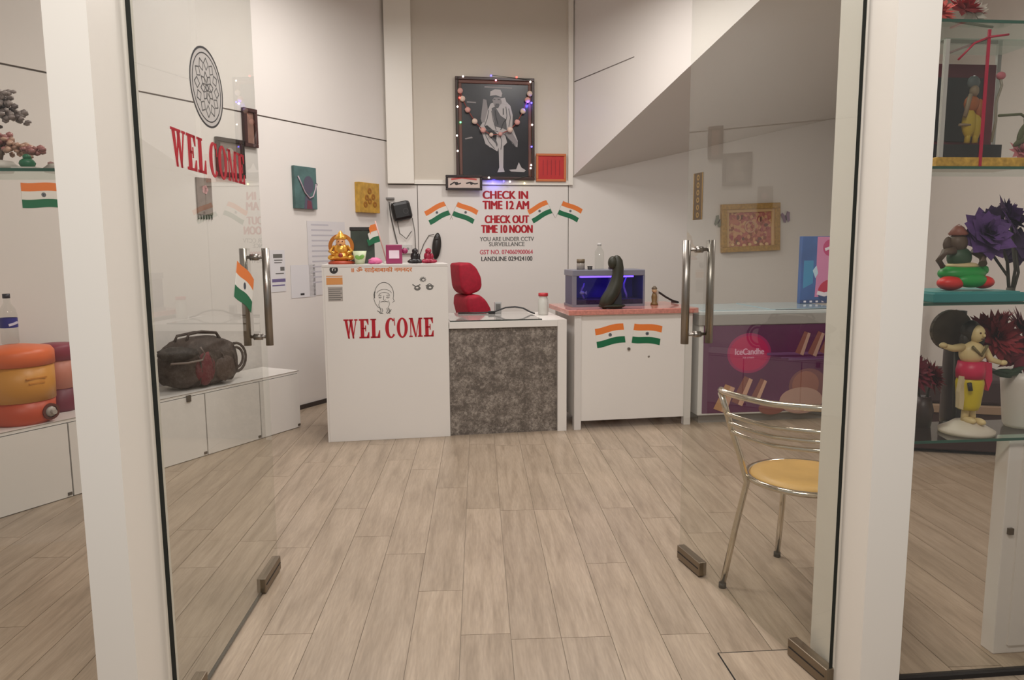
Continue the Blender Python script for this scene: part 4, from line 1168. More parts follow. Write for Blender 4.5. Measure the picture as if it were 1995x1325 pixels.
b.m(3).disc((0.83, 0.15), 0.17, 0.10, -0.0072, -0.003, 24)
b.m(2).disc((0.60, 0.10), 0.10, 0.05, -0.0062, -0.003, 20)
b.m(6).box(0.55, 1.02, -0.005, -0.003, 0.495, 0.515).box(0.72, 1.04, -0.005, -0.003, 0.455, 0.468).box(0.66, 1.0, -0.005, -0.003, 0.47, 0.478)
b.build('ice_cream_print', [mat('cone_tan', (190, 142, 100), 0.5), mat('cone_light', (208, 164, 140), 0.5), mat('cone_brown', (142, 88, 80), 0.5), mat('scoop_cream', (190, 152, 138), 0.5), mat('scoop_mauve', (130, 82, 86), 0.5), mat('scoop_brown', (158, 104, 92), 0.5), mat('line_purple', (118, 74, 120), 0.5)], t)
# advertising board standing on the freezer
t = thing('drinks_board', 'blue and pink upright soft drink board standing on the freezer', 'sign', FZ.at(1.03, 0.835, -0.44), 6.0)
BH, BWd = 0.53, 0.50
MB().box(0, BWd, 0, 0.05, 0, BH, bevel=0.003).build('board', mat('board_blue', (52, 96, 160), 0.4, noise_amt=0.25, noise_scale=4), t)
b = MB()
b.m(0).ext([(0.125, 0.16), (0.125, 0.525), (BWd - .005, 0.525), (BWd - .005, 0.05), (0.12, 0.05)], -0.001, 0)
b.m(1).disc((0.235, 0.44), 0.062, 0.066, -0.002, 0, 24)
b.m(3).stroke([(0.19, 0.425), (0.23, 0.44), (0.28, 0.435)], 0.022, -0.0026, 0)
b.m(4).ext([(0.095, 0.26), (0.125, 0.30), (0.14, 0.24), (0.12, 0.20)], -0.0024, 0)
b.m(5).ext([(0.02, 0.12), (0.10, 0.16), (0.10, 0.34), (0.02, 0.34)], -0.001, 0)
b.m(2).ext(arc(0.255, 0.09, 0.11, 0.10, 12, 185, 18), -0.003, 0)
b.m(3).stroke([(0.14, 0.085), (0.2, 0.07), (0.26, 0.085), (0.34, 0.13)], 0.032, -0.0036, 0)
b.m(6).ext(arc(0.255, 0.085, 0.11, 0.085, 190, 350, 16), -0.0032, 0)
b.m(6).box(0.0, BWd, -0.0015, 0, 0.002, 0.03)
b.build('print', [mat('board_pink', (214, 132, 176), 0.4), mat('board_rose', (196, 60, 120), 0.4), mat('globe_red', (196, 34, 76), 0.4), mat('globe_white', (236, 230, 238), 0.4), mat('shine_white', (190, 216, 232), 0.4), mat('board_cyan', (54, 140, 186), 0.4), mat('globe_navy', (44, 72, 122), 0.4)], t)
b = MB()
for k in range(9):
    b.box(0.03 + k * 0.05, 0.05 + k * 0.05, -0.002, 0, 0.008, 0.022)
b.build('small_print', mat('globe_white', (236, 230, 238), 0.4), t)

# ------------------------------------------------------------------ low storage bench along the left wall
t = thing('storage_bench', 'long low white storage bench with doors along left wall', 'bench', BN.at(0, 0), BN.a)
BHt = 0.418
MB().box(-2.5, 1.075, 0.006, 0.352, 0.0, BHt - 0.018).build('carcass', LAM, t)
MB().box(-2.5, 1.08, -0.006, 0.355, BHt - 0.018, BHt).build('top_board', LAM, t)
MB().box(-2.5, 1.08, -0.0075, -0.006, BHt - 0.004, BHt - 0.0005).build('front_lip', mat('bench_lip', (150, 140, 130), 0.6), t)
seams = [-2.5, -1.47, -0.605, 0.255, 0.70, 1.075]
for a, c in zip(seams, seams[1:]):
    dd = MB().box(a + 0.004, c - 0.004, -0.012, 0.006, 0.004, BHt - 0.022).build('door', LAM, t)
    MB().box(c - 0.03, c - 0.008, -0.016, -0.012, 0.012, 0.028).build('hinge', mat('hinge_dark', (88, 78, 68), 0.5), dd)
MB().box(0.12, 0.15, -0.02, -0.011, BHt - 0.05, BHt - 0.01).build('latch', mat('hinge_dark', (88, 78, 68), 0.5), t)
MB().box(-2.5, 1.07, 0.002, 0.0065, 0.0, BHt - 0.02).build('shadow_gap', DARK, t)
# bag on the bench
t = thing('duffel_bag', 'dark brown packed duffel bag with red side on the bench', 'bag', BN.at(0.365, BHt + 0.0005, -0.165), BN.a)
BG = mat('bag_dark', (62, 50, 44), 0.7, noise_amt=0.25, noise_scale=12)
b = MB()
qq = bmesh.ops.create_icosphere(b.bm, subdivisions=4, radius=1)
for v in qq['verts']:
    c = v.co.copy()
    e = 0.62
    sg = lambda w: math.copysign(abs(w) ** e, w)
    x, y, z = sg(c.x) * 0.27, sg(c.y) * 0.135, sg(c.z) * 0.17
    x *= 1 - 0.12 * max(0, z / 0.17)
    z = z * 0.92 + 0.157 + 0.026 * noise.noise(c * 2.6)
    z -= 0.05 * max(0.0, -x / 0.27) ** 2 * (z / 0.34)
    y += 0.022 * noise.noise(c * 3.1 + Vector((3, 1, 2)))
    v.co = Vector((x, y, max(0.001, z)))
for f in b.bm.faces:
    f.smooth = True
b.build('body', BG, t)
MB().ball((-0.05, -0.122, 0.13), (0.075, 0.03, 0.11), 3, 0.12).build('side_panel', mat('bag_red', (98, 36, 42), 0.7, noise_amt=0.2, noise_scale=9), t)
MB().ball((0.10, -0.128, 0.11), (0.085, 0.03, 0.085), 3, 0.15).build('pocket', mat('bag_brown', (74, 58, 50), 0.7, noise_amt=0.2, noise_scale=9), t)
MB().ball((-0.19, -0.06, 0.235), (0.13, 0.10, 0.045), 3, 0.2).build('flap', mat('bag_black', (46, 40, 36), 0.7), t)
b = MB()
b.tube([(-0.30, -0.13, 0.19), (-0.2, -0.16, 0.185), (-0.1, -0.165, 0.19), (-0.075, -0.16, 0.225), (-0.09, -0.14, 0.27)], 0.007, 6)
b.build('piping', mat('bag_piping', (120, 106, 98), 0.6), t)
for (x0, x1, zz, yy) in ((-0.12, 0.14, 0.355, -0.05), (-0.15, 0.2, 0.345, 0.02)):
    MB().tube([(x0, yy, 0.30), (x0 + 0.02, yy, zz - 0.01), (0.0, yy, zz), (x1 - 0.03, yy, zz - 0.02), (x1, yy, 0.28)], 0.009, 8).build('handle', mat('bag_strap', (70, 58, 52), 0.7), t)
b = MB()
for k in range(4):
    b.tube([(-0.12 + k * 0.085, -0.10, 0.275 - 0.01 * k), (-0.10 + k * 0.09, -0.14, 0.2), (-0.09 + k * 0.088, -0.142, 0.12), (-0.10 + k * 0.085, -0.125, 0.03)], 0.006, 6)
b.build('webbing', mat('bag_strap', (70, 58, 52), 0.7), t)
for rr_ in (0.085, 0.06):
    MB().tube([(0.262 + rr_ * math.cos(R(a)), -0.05, 0.15 + rr_ * 1.15 * math.sin(R(a))) for a in range(-100, 101, 20)], 0.009, 8).build('strap', mat('bag_strap', (70, 58, 52), 0.7), t)
t = thing('cloth_pile', 'brown crumpled cloth bundle beside duffel bag near the door', 'cloth', BN.at(-0.065, BHt + 0.0005, -0.18), BN.a)
b = MB()
b.ball((0, 0, 0.085), (0.105, 0.11, 0.075), 3, 0.3, 2.0)
b.build('bundle', mat('cloth_brown', (122, 98, 84), 0.8, noise_amt=0.2, noise_scale=14), t)
MB().ball((-0.02, 0.0, 0.18), (0.11, 0.1, 0.06), 3, 0.3, 2.4).build('dark_wrap', mat('bag_black', (46, 40, 36), 0.7), t)

# water coolers and bottle on the bench
t = thing('water_cooler', 'orange and yellow insulated water cooler with tap on left bench', 'cooler', BN.at(-0.735, BHt + 0.0005, -0.155), BN.a)
OR = mat('cooler_orange', (224, 108, 56), 0.4)
MB().lathe([(0, 0), (0.138, 0), (0.15, 0.02), (0.155, 0.12), (0, 0.12)], n=36).build('base', mat('cooler_red_orange', (188, 74, 38), 0.4), t)
MB().lathe([(0.1, 0.118), (0.158, 0.118), (0.16, 0.20), (0.16, 0.30), (0.1, 0.30)], n=36).build('body', mat('cooler_yellow', (206, 142, 54), 0.4), t)
MB().lathe([(0, 0.30), (0.166, 0.30), (0.166, 0.365), (0.152, 0.385), (0.06, 0.40), (0, 0.402)], n=36).build('lid', OR, t)
MB().ball((0.06, -0.148, 0.055), (0.03, 0.02, 0.03), 2).cyl((0.06, -0.15, 0.055), (0.06, -0.188, 0.055), 0.012).build('tap', mat('tap_grey', (170, 160, 150), 0.3), t)
MB().ring((0.06, 0.055), 0.03, 0.042, -0.158, -0.14, 24).build('tap_recess', mat('tap_dark', (96, 44, 30), 0.5), t)
b = MB()
for k, (z, w) in enumerate(((0.235, 0.1), (0.21, 0.075))):
    b.box(-w / 2, w / 2, -0.1615, -0.155, z, z + 0.007)
b.build('raised_text', mat('cooler_text', (196, 128, 44), 0.4), t)
t = thing('maroon_cooler', 'maroon and pink water jug standing beside orange cooler', 'cooler', BN.at(-0.485, BHt + 0.0005, -0.25), BN.a)
t.scale = (0.88, 0.88, 1.0)
MB().lathe([(0, 0), (0.095, 0), (0.10, 0.015), (0.10, 0.13), (0, 0.13)], n=28).build('base', mat('jug_maroon', (108, 36, 52), 0.45), t)
MB().lathe([(0.05, 0.129), (0.103, 0.129), (0.103, 0.285), (0.05, 0.285)], n=28).build('body', mat('jug_pink', (192, 124, 104), 0.45), t)
MB().lathe([(0, 0.284), (0.108, 0.284), (0.108, 0.355), (0.095, 0.37), (0, 0.375)], n=28).build('lid', mat('jug_maroon_lid', (136, 48, 66), 0.45), t)
t = thing('water_bottle', 'clear water bottle with blue label standing behind orange cooler', 'bottle', BN.at(-0.735, BHt + 0.4025, -0.20), BN.a)
MB().lathe([(0, 0.0), (0.036, 0.0), (0.04, 0.01), (0.04, 0.15), (0.034, 0.18), (0.016, 0.21), (0.014, 0.235)], n=24).build('bottle', GLASSC, t)
MB().lathe([(0.0405, 0.085), (0.0405, 0.135)], n=24).build('label', mat('label_blue', (44, 38, 128), 0.45), t)
MB().lathe([(0, 0.235), (0.017, 0.235), (0.017, 0.258), (0, 0.258)], n=18).build('cap', mat('cap_dark', (48, 44, 52), 0.4), t)
b = MB().stroke([(-0.022, 0.1), (0.0, 0.104), (0.022, 0.112)], 0.012, -0.0425, -0.04)
b.build('label_mark', mat('label_mark_white', (210, 206, 226), 0.5), t)

# ------------------------------------------------------------------ stickers on the glass doors
welcome('red WELCOME letters on the left glass door below round design', LD, 0.205, 0.835, 1.525, 1.628, 0.0068, gap=0.22, ghost=False)
t = thing('round_sticker', 'round black line mandala sticker on the left glass door', 'sticker', LD.at(0.505, 1.790, 0.0068), LD.a)
FILM = mat('sticker_film', (194, 189, 184), 0.5)
MB().disc((0, 0), 0.14, 0.119, -0.0006, 0, 48).build('film', FILM, t)
b = MB()
b.ring((0, 0), 0.113, 0.119, -0.0012, 0, 48, sx=1.176); b.ring((0, 0), 0.099, 0.102, -0.0012, 0, 48, sx=1.176)
b.build('rim', INK, t)
b = MB()
for k in range(12):
    a = R(k * 30)
    c_, s_ = math.cos(a), math.sin(a)
    P = lambda r, o: ((r * c_ - o * s_) * 1.176, r * s_ + o * c_)
    b.stroke([P(0.088, 0), P(0.07, 0.016), P(0.052, 0), P(0.07, -0.016), P(0.088, 0)], 0.004, -0.0011, 0)
for k in range(8):
    a = R(k * 45 + 12)
    c_, s_ = math.cos(a), math.sin(a)
    P = lambda r, o: ((r * c_ - o * s_) * 1.176, r * s_ + o * c_)
    b.stroke([P(0.046, 0), P(0.03, 0.012), P(0.014, 0), P(0.03, -0.012), P(0.046, 0)], 0.004, -0.0011, 0)
b.ring((0, 0), 0.006, 0.012, -0.0011, 0, 18, sx=1.176)
b.build('line_pattern', mat('mandala_ink', (84, 82, 80), 0.6), t)
t = thing('push_plate', 'narrow brown and gold strip sticker on the right glass door', 'sticker', RD.at(0.065, 1.485, 0.0068), RD.a)
MB().box(-0.036, 0.036, -0.001, 0, -0.088, 0.088).build('strip', mat('strip_brown', (84, 66, 44), 0.4), t)
b = MB()
for s in (-1, 1):
    b.box(s * 0.033 - 0.003, s * 0.033 + 0.003, -0.0015, 0, -0.088, 0.088)
for k in range(6):
    b.ring((0, -0.07 + k * 0.028), 0.005, 0.011, -0.0015, 0, 12)
b.build('gold_pattern', mat('strip_gold', (150, 122, 74), 0.4, 0.3), t)

# ------------------------------------------------------------------ chrome cafe chair behind the right door
t = thing('cafe_chair', 'chrome tube cafe chair with round yellow seat behind right glass door', 'chair', (1.09, 2.635, 0), -46.5)
SZ = 0.44
MB().lathe([(0, SZ - 0.012), (0.19, SZ - 0.012), (0.198, SZ), (0.192, SZ + 0.012), (0.15, SZ + 0.017), (0, SZ + 0.018)], n=40).build('seat', mat('yellow_seat', (212, 168, 96), 0.45, noise_amt=0.08, noise_scale=9), t)
MB().tube([(0.207 * math.cos(R(a)), 0.207 * math.sin(R(a)), SZ) for a in range(0, 360, 10)], 0.011, 10, closed=True).build('seat_ring', CHROME, t)
for s in (-1, 1):
    MB().tube([(s * 0.212, -0.20, 0.012), (s * 0.180, -0.175, 0.24), (s * 0.152, -0.152, SZ - 0.02), (s * 0.168, -0.178, 0.52), (s * 0.19, -0.205, 0.62), (s * 0.205, -0.225, 0.70), (s * 0.222, -0.238, 0.765)], 0.0115, 10).build('rear_leg', CHROME, t)
    MB().tube([(s * 0.20, 0.215, 0.012), (s * 0.17, 0.18, 0.24), (s * 0.148, 0.145, SZ - 0.01)], 0.0115, 10).build('front_leg', CHROME, t)
    for y in (-0.20, 0.215):
        MB().cyl((s * (0.212 if y < 0 else 0.20), y, 0.0), (s * (0.212 if y < 0 else 0.20), y, 0.02), 0.014, n=12).build('foot_cap', mat('rubber', (40, 38, 34), 0.7), t)
def rail(z, x, y, bow, r=0.0085):
    pts = [(x * math.sin(R(a)) / math.sin(R(80)), y - bow * (math.cos(R(a)) - math.cos(R(80))) , z - 0.012 * (1 - abs(a) / 80.0)) for a in range(-80, 81, 10)]
    MB().tube(pts, r, 10).build('back_rail', CHROME, t)
rail(0.775, 0.222, -0.238, 0.06, 0.0115)
rail(0.690, 0.203, -0.222, 0.055)
rail(0.655, 0.197, -0.214, 0.055)
rail(0.622, 0.190, -0.206, 0.055)

# ------------------------------------------------------------------ glass display shelves and their ornaments, right window
SHF = Frame(1.075, 2.115, 5.7)
def shelf(label, F, u0, u1, z, dep, group):
    t = thing('glass_shelf', label, 'shelf', F.at(u0, z), F.a, group)
    MB().box(0, u1 - u0, 0.003, dep, -0.008, 0.0).build('glass_plate', GLASSS, t)
    MB().box(0, u1 - u0, 0.0, 0.003, -0.008, 0.0).build('front_edge', GEDGE, t)
    MB().cyl((0.02, dep - 0.03, -0.016), (0.02, dep - 0.03, -0.0082), 0.012, n=12).build('bracket', STEEL, t)
    return t
ZR = [0.713, 1.128, 1.520, 1.922]
for k, z in enumerate(ZR):
    shelf(('lowest glass shelf on the right, under krishna figurine', 'second glass shelf from bottom on the right, under teal tray', 'third glass shelf from bottom on the right, under gift case', 'topmost glass shelf on the right, under red flowers')[k].replace('krishna figurine', 'yellow robed figurine'), SHF, 0.06, 0.95, z, 0.222, 'glass shelves in right window')
t = thing('shelf_upright', 'white square upright cabinet supporting the right glass shelves', 'cabinet', SHF.at(0.455, 0, -0.01), SHF.a)
MB().box(0.0, 0.5, 0.01, 0.065, 0, ZR[0] - 0.009, bevel=0.003).build('carcass', LAM, t)
MB().box(0.045, 0.48, 0.003, 0.01, 0.03, ZR[0] - 0.03).build('door', LAM, t)
MB().box(0.014, 0.03, 0.0, 0.01, 0.40, 0.42).build('hinge', mat('hinge_dark', (88, 78, 68), 0.5), t)
MB().ball((0.1, -0.004, 0.36), 0.008, 1).build('knob', mat('hinge_dark', (88, 78, 68), 0.5), t)

def petals_flower(b, c, r, n, tilt=0.5, seed=0, layers=4, pw=0.42):
    rg = random.Random(seed)
    c = Vector(c)
    for L in range(layers):
        rr = r * (1 - 0.2 * L)
        for k in range(n):
            a = 2 * math.pi * (k + 0.5 * L) / n + rg.uniform(-.12, .12)
            el = R(-8 + 24 * L + rg.uniform(-14, 14))
            d = Vector((math.cos(a) * math.cos(el), math.sin(a) * math.cos(el), math.sin(el) ))
            s = Vector((-math.sin(a), math.cos(a), 0)) * rr * pw * 0.5
            up = d.cross(s).normalized() * rr * 0.06
            p0, p1, p2, p3 = c, c + d * rr * .45 + s, c + d * rr, c + d * rr * .45 - s
            v = [b.bm.verts.new(q_) for q_ in (p0 - up, p1, p2 + up * 2, p3, c + d * rr * .5 + up * 1.6)]
            for tri in ((0, 1, 4), (1, 2, 4), (2, 3, 4), (3, 0, 4)):
                f = b.bm.faces.new([v[i] for i in tri]); f.material_index = b.mi; f.smooth = True
def flower(name, label, loc, heads, mats, stems, stem_m, cat='flowers', group=None, n=12, pw=0.42):
    t = thing(name, label, cat, loc, 5.7, group)
    for k, (c, r, rotx) in enumerate(heads):
        b = MB()
        petals_flower(b, (0, 0, 0), r, n, seed=k + int(r * 1000), pw=pw)
        o = b.build('flower_head', mats[k % len(mats)], t, c, norm=False)
        o.rotation_euler = (R(rotx), 0, k)
    for s in stems:
        MB().tube(s, 0.004, 6).build('stem', stem_m, t)
    return t
STEM = mat('dark_stem', (58, 54, 44), 0.7)
STEMG = mat('olive_stem', (92, 94, 62), 0.7)
PUR = mat('petal_purple', (84, 52, 112), 0.7, noise_amt=0.3, noise_scale=30)
PURD = mat('petal_dark_purple', (66, 46, 84), 0.7, noise_amt=0.3, noise_scale=30)
REDP = mat('petal_red', (126, 22, 34), 0.7, noise_amt=0.3, noise_scale=30)
REDD = mat('petal_dark_red', (112, 24, 44), 0.7, noise_amt=0.3, noise_scale=30)
PNKP = mat('petal_coral', (214, 96, 88), 0.6, noise_amt=0.3, noise_scale=30)

# purple artificial flowers, shelf 2
t = flower('purple_flowers', 'purple artificial flowers with dark stems behind green idol', SHF.at(0.468, ZR[1] + 0.0005, -0.110),
       [((-0.085, -0.035, 0.175), 0.075, 66), ((0.0, 0, 0.22), 0.065, 60), ((0.035, 0.01, 0.14), 0.055, 75), ((-0.055, -0.01, 0.215), 0.04, 60)], [PUR, PUR, PURD, PURD],
       [[(0.02, 0, 0.0), (0.01, 0, 0.06), (-0.04, 0, 0.12), (-0.08, -0.03, 0.165)], [(0.022, 0, 0.0), (0.03, 0, 0.08), (0.005, 0.0, 0.21)], [(0.024, 0, 0.0), (0.04, 0, 0.07), (0.035, 0.01, 0.13)], [(0.02, 0, 0.0), (0.005, 0, 0.1), (-0.05, -0.01, 0.2)]], STEM, n=11, pw=0.95)
t.scale = (1.15,) * 3
MB().lathe([(0, 0), (0.014, 0), (0.01, 0.03), (0, 0.03)], (0.021, 0, 0), 12).build('stem_base', STEM, t)
t = thing('teal_tray', 'teal flat tray on second right glass shelf under green idol', 'tray', SHF.at(0.155, ZR[1] + 0.0005, -0.050), 5.7)
t.scale = (1.28,) * 3
MB().box(0, 0.225, -0.045, 0.12, 0, 0.022, bevel=0.003).build('tray', mat('teal_plastic', (50, 132, 134), 0.4), t)
MB().box(0.008, 0.217, -0.037, 0.112, 0.022, 0.024).build('inset', mat('teal_inset', (70, 150, 148), 0.4), t)
t = thing('green_idol', 'seated brown idol in green and red dress on the teal tray', 'idol', SHF.at(0.310, ZR[1] + 0.0315, -0.090), 5.7)
t.scale = (1.0,) * 3
GR = mat('idol_green', (34, 150, 64), 0.4); RDi = mat('idol_scarlet', (214, 44, 40), 0.4); BRN = mat('idol_brown', (92, 74, 60), 0.5)
MB().ball((-0.05, -0.02, 0.022), (0.04, 0.03, 0.022), 3).ball((0.055, -0.02, 0.024), (0.032, 0.03, 0.02), 3).build('cushions', RDi, t)
MB().ball((0.0, 0.0, 0.05), (0.074, 0.045, 0.028), 3).ball((0.01, -0.03, 0.03), (0.05, 0.025, 0.022), 3).ball((0.062, 0, 0.06), (0.022, 0.022, 0.018), 2).build('dress', GR, t)
MB().ball((0.0, 0.0, 0.074), (0.05, 0.035, 0.012), 3).build('sash', mat('idol_cream', (206, 186, 140), 0.5), t)
MB().ball((-0.012, 0.0, 0.098), (0.036, 0.03, 0.034), 3).build('torso', mat('idol_dark_green', (52, 78, 54), 0.5), t)
MB().ball((-0.02, 0.0, 0.142), (0.028, 0.026, 0.03), 3).ball((-0.052, 0.0, 0.138), (0.016, 0.006, 0.024), 2).build('head', BRN, t)
MB().tube([(-0.04, -0.015, 0.12), (-0.072, -0.015, 0.115), (-0.085, -0.01, 0.09), (-0.07, -0.01, 0.07)], 0.012, 8, taper=[1, .9, .8, .7]).build('arm', BRN, t)
MB().tube([(0.02, -0.015, 0.12), (0.05, -0.02, 0.1), (0.035, -0.04, 0.08)], 0.012, 8).build('arm', BRN, t)
MB().lathe([(0.024, 0.165), (0.028, 0.17), (0.014, 0.19), (0, 0.2)], (-0.02, 0, 0), 14).build('crown', mat('idol_rose_brown', (140, 84, 70), 0.5), t)

# gift case, shelf 3
t = thing('gift_case', 'clear gift case with maroon back, yellow figure and red ribbon', 'case', SHF.at(0.150, ZR[2] + 0.0005, -0.045), 5.7)
t.scale = (1.02,) * 3
MB().box(0, 0.30, -0.03, 0.13, 0, 0.026, bevel=0.002).build('base', mat('base_gold', (206, 164, 74), 0.35, 0.3, noise_amt=0.3, noise_scale=70), t)
MB().box(0.03, 0.278, 0.118, 0.124, 0.026, 0.315).build('back_board', mat('board_maroon', (112, 32, 48), 0.6), t)
MB().box(0.06, 0.235, 0.112, 0.118, 0.09, 0.275).build('dark_oval', mat('board_dark', (44, 44, 46), 0.5), t)
MB().box(0.025, 0.292, 0.09, 0.117, 0.026, 0.078).build('step', mat('step_black', (38, 38, 44), 0.5), t)
for (x, y) in ((0.012, -0.025), (0.012, 0.125), (0.288, 0.125)):
    MB().box(x - 0.006, x + 0.006, y - 0.005, y + 0.005, 0.026, 0.345).build('corner_post', mat('clear_strip', (188, 186, 182), 0.3), t)
MB().box(0.005, 0.295, -0.028, -0.025, 0.026, 0.345).build('front_glass', GLASSC, t)
MB().box(0.005, 0.295, -0.028, 0.128, 0.345, 0.348).build('top_glass', GLASSS, t)
MB().box(0.128, 0.136, -0.032, -0.028, 0.0, 0.372).box(0.128, 0.136, -0.032, 0.13, 0.348, 0.352).build('ribbon', mat('ribbon_red', (176, 26, 62), 0.4), t)
MB().tube([(0.132, -0.03, 0.352), (0.09, -0.03, 0.335), (0.045, -0.03, 0.29)], 0.003, 6).tube([(0.132, -0.03, 0.352), (0.19, -0.03, 0.36)], 0.003, 6).build('ribbon_tail', mat('ribbon_red', (176, 26, 62), 0.4), t)
b = MB()
b.m(0).ball((0.158, 0.06, 0.135), (0.022, 0.014, 0.045), 2).ball((0.182, 0.06, 0.125), (0.014, 0.012, 0.04), 2)
b.m(1).ball((0.162, 0.06, 0.19), (0.024, 0.014, 0.026), 2).ball((0.188, 0.06, 0.175), (0.014, 0.012, 0.03), 2)
b.m(2).ball((0.164, 0.055, 0.225), (0.013, 0.013, 0.017), 2).cyl((0.150, 0.05, 0.215), (0.132, 0.045, 0.15), 0.006, n=6).cyl((0.120, 0.05, 0.128), (0.155, 0.05, 0.128), 0.004, n=6)
b.m(3).ball((0.164, 0.06, 0.25), (0.02, 0.01, 0.02), 2)
b.m(0).cyl((0.155, 0.06, 0.078), (0.158, 0.06, 0.11), 0.008, n=8).cyl((0.180, 0.06, 0.078), (0.180, 0.06, 0.11), 0.008, n=8)
b.build('figure', [mat('fig_yellow', (196, 166, 46), 0.5), mat('fig_orange', (176, 96, 44), 0.5), mat('fig_skin', (150, 128, 104), 0.5), mat('fig_grey', (92, 98, 100), 0.5)], t)
b = MB().tube([(0.225, 0.05, 0.08), (0.235, 0.05, 0.14), (0.23, 0.05, 0.19), (0.245, 0.05, 0.24), (0.238, 0.05, 0.265)], 0.004, 6)
b.build('silver_stem', mat('stem_silver', (158, 148, 134), 0.4), t)
MB().ball((0.24, 0.05, 0.268), (0.014, 0.01, 0.012), 2).build('pink_bud', mat('bud_pink', (206, 110, 124), 0.5), t)
t = flower('pink_flower_stem', 'pink flower on olive branch beside the gift case', SHF.at(0.470, ZR[2] + 0.0005, -0.050), [((-0.03, 0, 0.05), 0.04, 60)], [mat('petal_pale_pink', (214, 130, 140), 0.6, noise_amt=0.3, noise_scale=30)], [[(0.02, 0, 0.0), (0.0, 0, 0.02), (-0.03, 0, 0.05)], [(0.02, 0, 0), (0.02, 0, 0.12), (-0.04, 0, 0.155), (-0.11, 0, 0.15)]], STEMG)
b = MB()
for k in range(5):
    b.ball((-0.02 + 0.016 * math.cos(k * 1.3), 0.0, 0.145 - 0.022 * k), (0.03, 0.006, 0.01), 2, rot=Matrix.Rotation(R(30 + 40 * k), 3, 'Y'))
b.build('leaves', STEMG, t)
# top shelf flowers
t = flower('coral_flowers', 'coral red and white flowers lying on topmost glass shelf', SHF.at(0.240, ZR[3] + 0.0005, -0.100), [((-0.05, 0, 0.052), 0.058, 40), ((0.03, 0, 0.06), 0.062, 30), ((0.06, 0, 0.048), 0.042, 70)], [PNKP, mat('petal_crimson', (190, 44, 56), 0.6, noise_amt=0.3, noise_scale=30), mat('petal_white', (206, 204, 194), 0.6)], [[(0.12, 0, 0.01), (0.03, 0, 0.02), (-0.05, 0, 0.03)]], STEMG)
# lowest shelf: yellow robed figurine, red flowers, white vase
t = thing('robed_figurine', 'standing figurine in yellow robe and pink sash on lowest shelf', 'figurine', SHF.at(0.355, ZR[0] + 0.0005, -0.080), 5.7)
t.scale = (1.10,) * 3
CRM = mat('fig_cream', (214, 192, 140), 0.45); YEL = mat('robe_yellow', (206, 184, 34), 0.4); MAG = mat('sash_pink', (200, 30, 76), 0.4)
MB().lathe([(0, 0), (0.07, 0.0), (0.072, 0.01), (0.05, 0.022), (0.034, 0.034), (0, 0.036)], n=26).build('base', mat('base_cream', (206, 196, 180), 0.5), t)
MB().ball((-0.008, -0.02, 0.04), (0.012, 0.022, 0.01), 2).ball((0.014, -0.03, 0.038), (0.012, 0.022, 0.01), 2).cyl((-0.008, 0, 0.034), (-0.006, 0, 0.075), 0.010, n=10).cyl((0.012, -0.005, 0.034), (0.01, 0, 0.075), 0.010, n=10).build('legs', CRM, t)
MB().lathe([(0, 0.068), (0.026, 0.068), (0.03, 0.08), (0.034, 0.12), (0.036, 0.145), (0.03, 0.17), (0, 0.17)], n=20).build('robe', YEL, t)
MB().ext([(-0.036, 0.165), (-0.042, 0.12), (-0.04, 0.075), (-0.028, 0.07), (-0.024, 0.165)], -0.018, -0.002).build('robe_fold', mat('robe_white_fold', (206, 188, 150), 0.5), t)
MB().lathe([(0, 0.158), (0.036, 0.158), (0.037, 0.18), (0.033, 0.205), (0, 0.205)], n=20).ext([(0.03, 0.205), (0.055, 0.20), (0.06, 0.15), (0.05, 0.12), (0.036, 0.16)], -0.01, 0.004).build('sash', MAG, t)
MB().ball((0, 0, 0.228), (0.036, 0.026, 0.034), 3).build('torso', CRM, t)
MB().ball((0.008, -0.004, 0.283), (0.020, 0.021, 0.025), 3).cyl((0.004, 0, 0.252), (0.006, 0, 0.27), 0.010, n=10).ball((0.012, -0.026, 0.28), (0.004, 0.006, 0.006), 1).build('head', CRM, t)
b = MB().ball((0.003, -0.024, 0.287), 0.0028, 1).ball((0.018, -0.023, 0.287), 0.0028, 1).ball((0.012, -0.024, 0.27), (0.007, 0.003, 0.002), 1); b.build('face', mat('fig_face_brown', (84, 48, 34), 0.5), t)
MB().ball((0.0, 0.01, 0.29), (0.027, 0.022, 0.03), 3).ball((-0.016, 0.012, 0.262), (0.014, 0.014, 0.026), 2).ball((0.03, 0.01, 0.265), (0.012, 0.012, 0.024), 2).build('hair', mat('fig_hair_dark', (44, 38, 28), 0.5), t)
MB().tube([(-0.03, 0, 0.245), (-0.062, -0.004, 0.243), (-0.09, -0.012, 0.25)], 0.011, 8, taper=[1.1, .9, .7]).ball((-0.098, -0.014, 0.254), (0.012, 0.008, 0.008), 2).build('arm', CRM, t)
MB().tube([(0.032, 0, 0.245), (0.05, -0.01, 0.21), (0.07, -0.024, 0.203)], 0.010, 8, taper=[1.1, .9, .7]).ball((0.076, -0.026, 0.203), (0.011, 0.008, 0.008), 2).build('arm', CRM, t)
MB().tube([(-0.02, -0.026, 0.25), (0.006, -0.03, 0.225), (0.026, -0.024, 0.252)], 0.004, 6).build('necklace', mat('necklace_olive', (110, 96, 56), 0.5), t)
MB().tube([(-0.028, -0.034, 0.15), (-0.024, -0.036, 0.128)], 0.006, 6).build('tassel', mat('tassel_black', (40, 34, 30), 0.6), t)
t = thing('round_fan', 'brown round feathered fan standing behind the yellow robed figurine', 'fan', SHF.at(0.345, ZR[0] + 0.0005, -0.165), 5.7)
t.scale = (1.08,) * 3
MB().disc((0.0, 0.29), 0.064, 0.06, -0.006, 0.006, 28).build('fan_disc', mat('fan_brown', (92, 82, 68), 0.7, noise_amt=0.2, noise_scale=24), t)
b = MB()
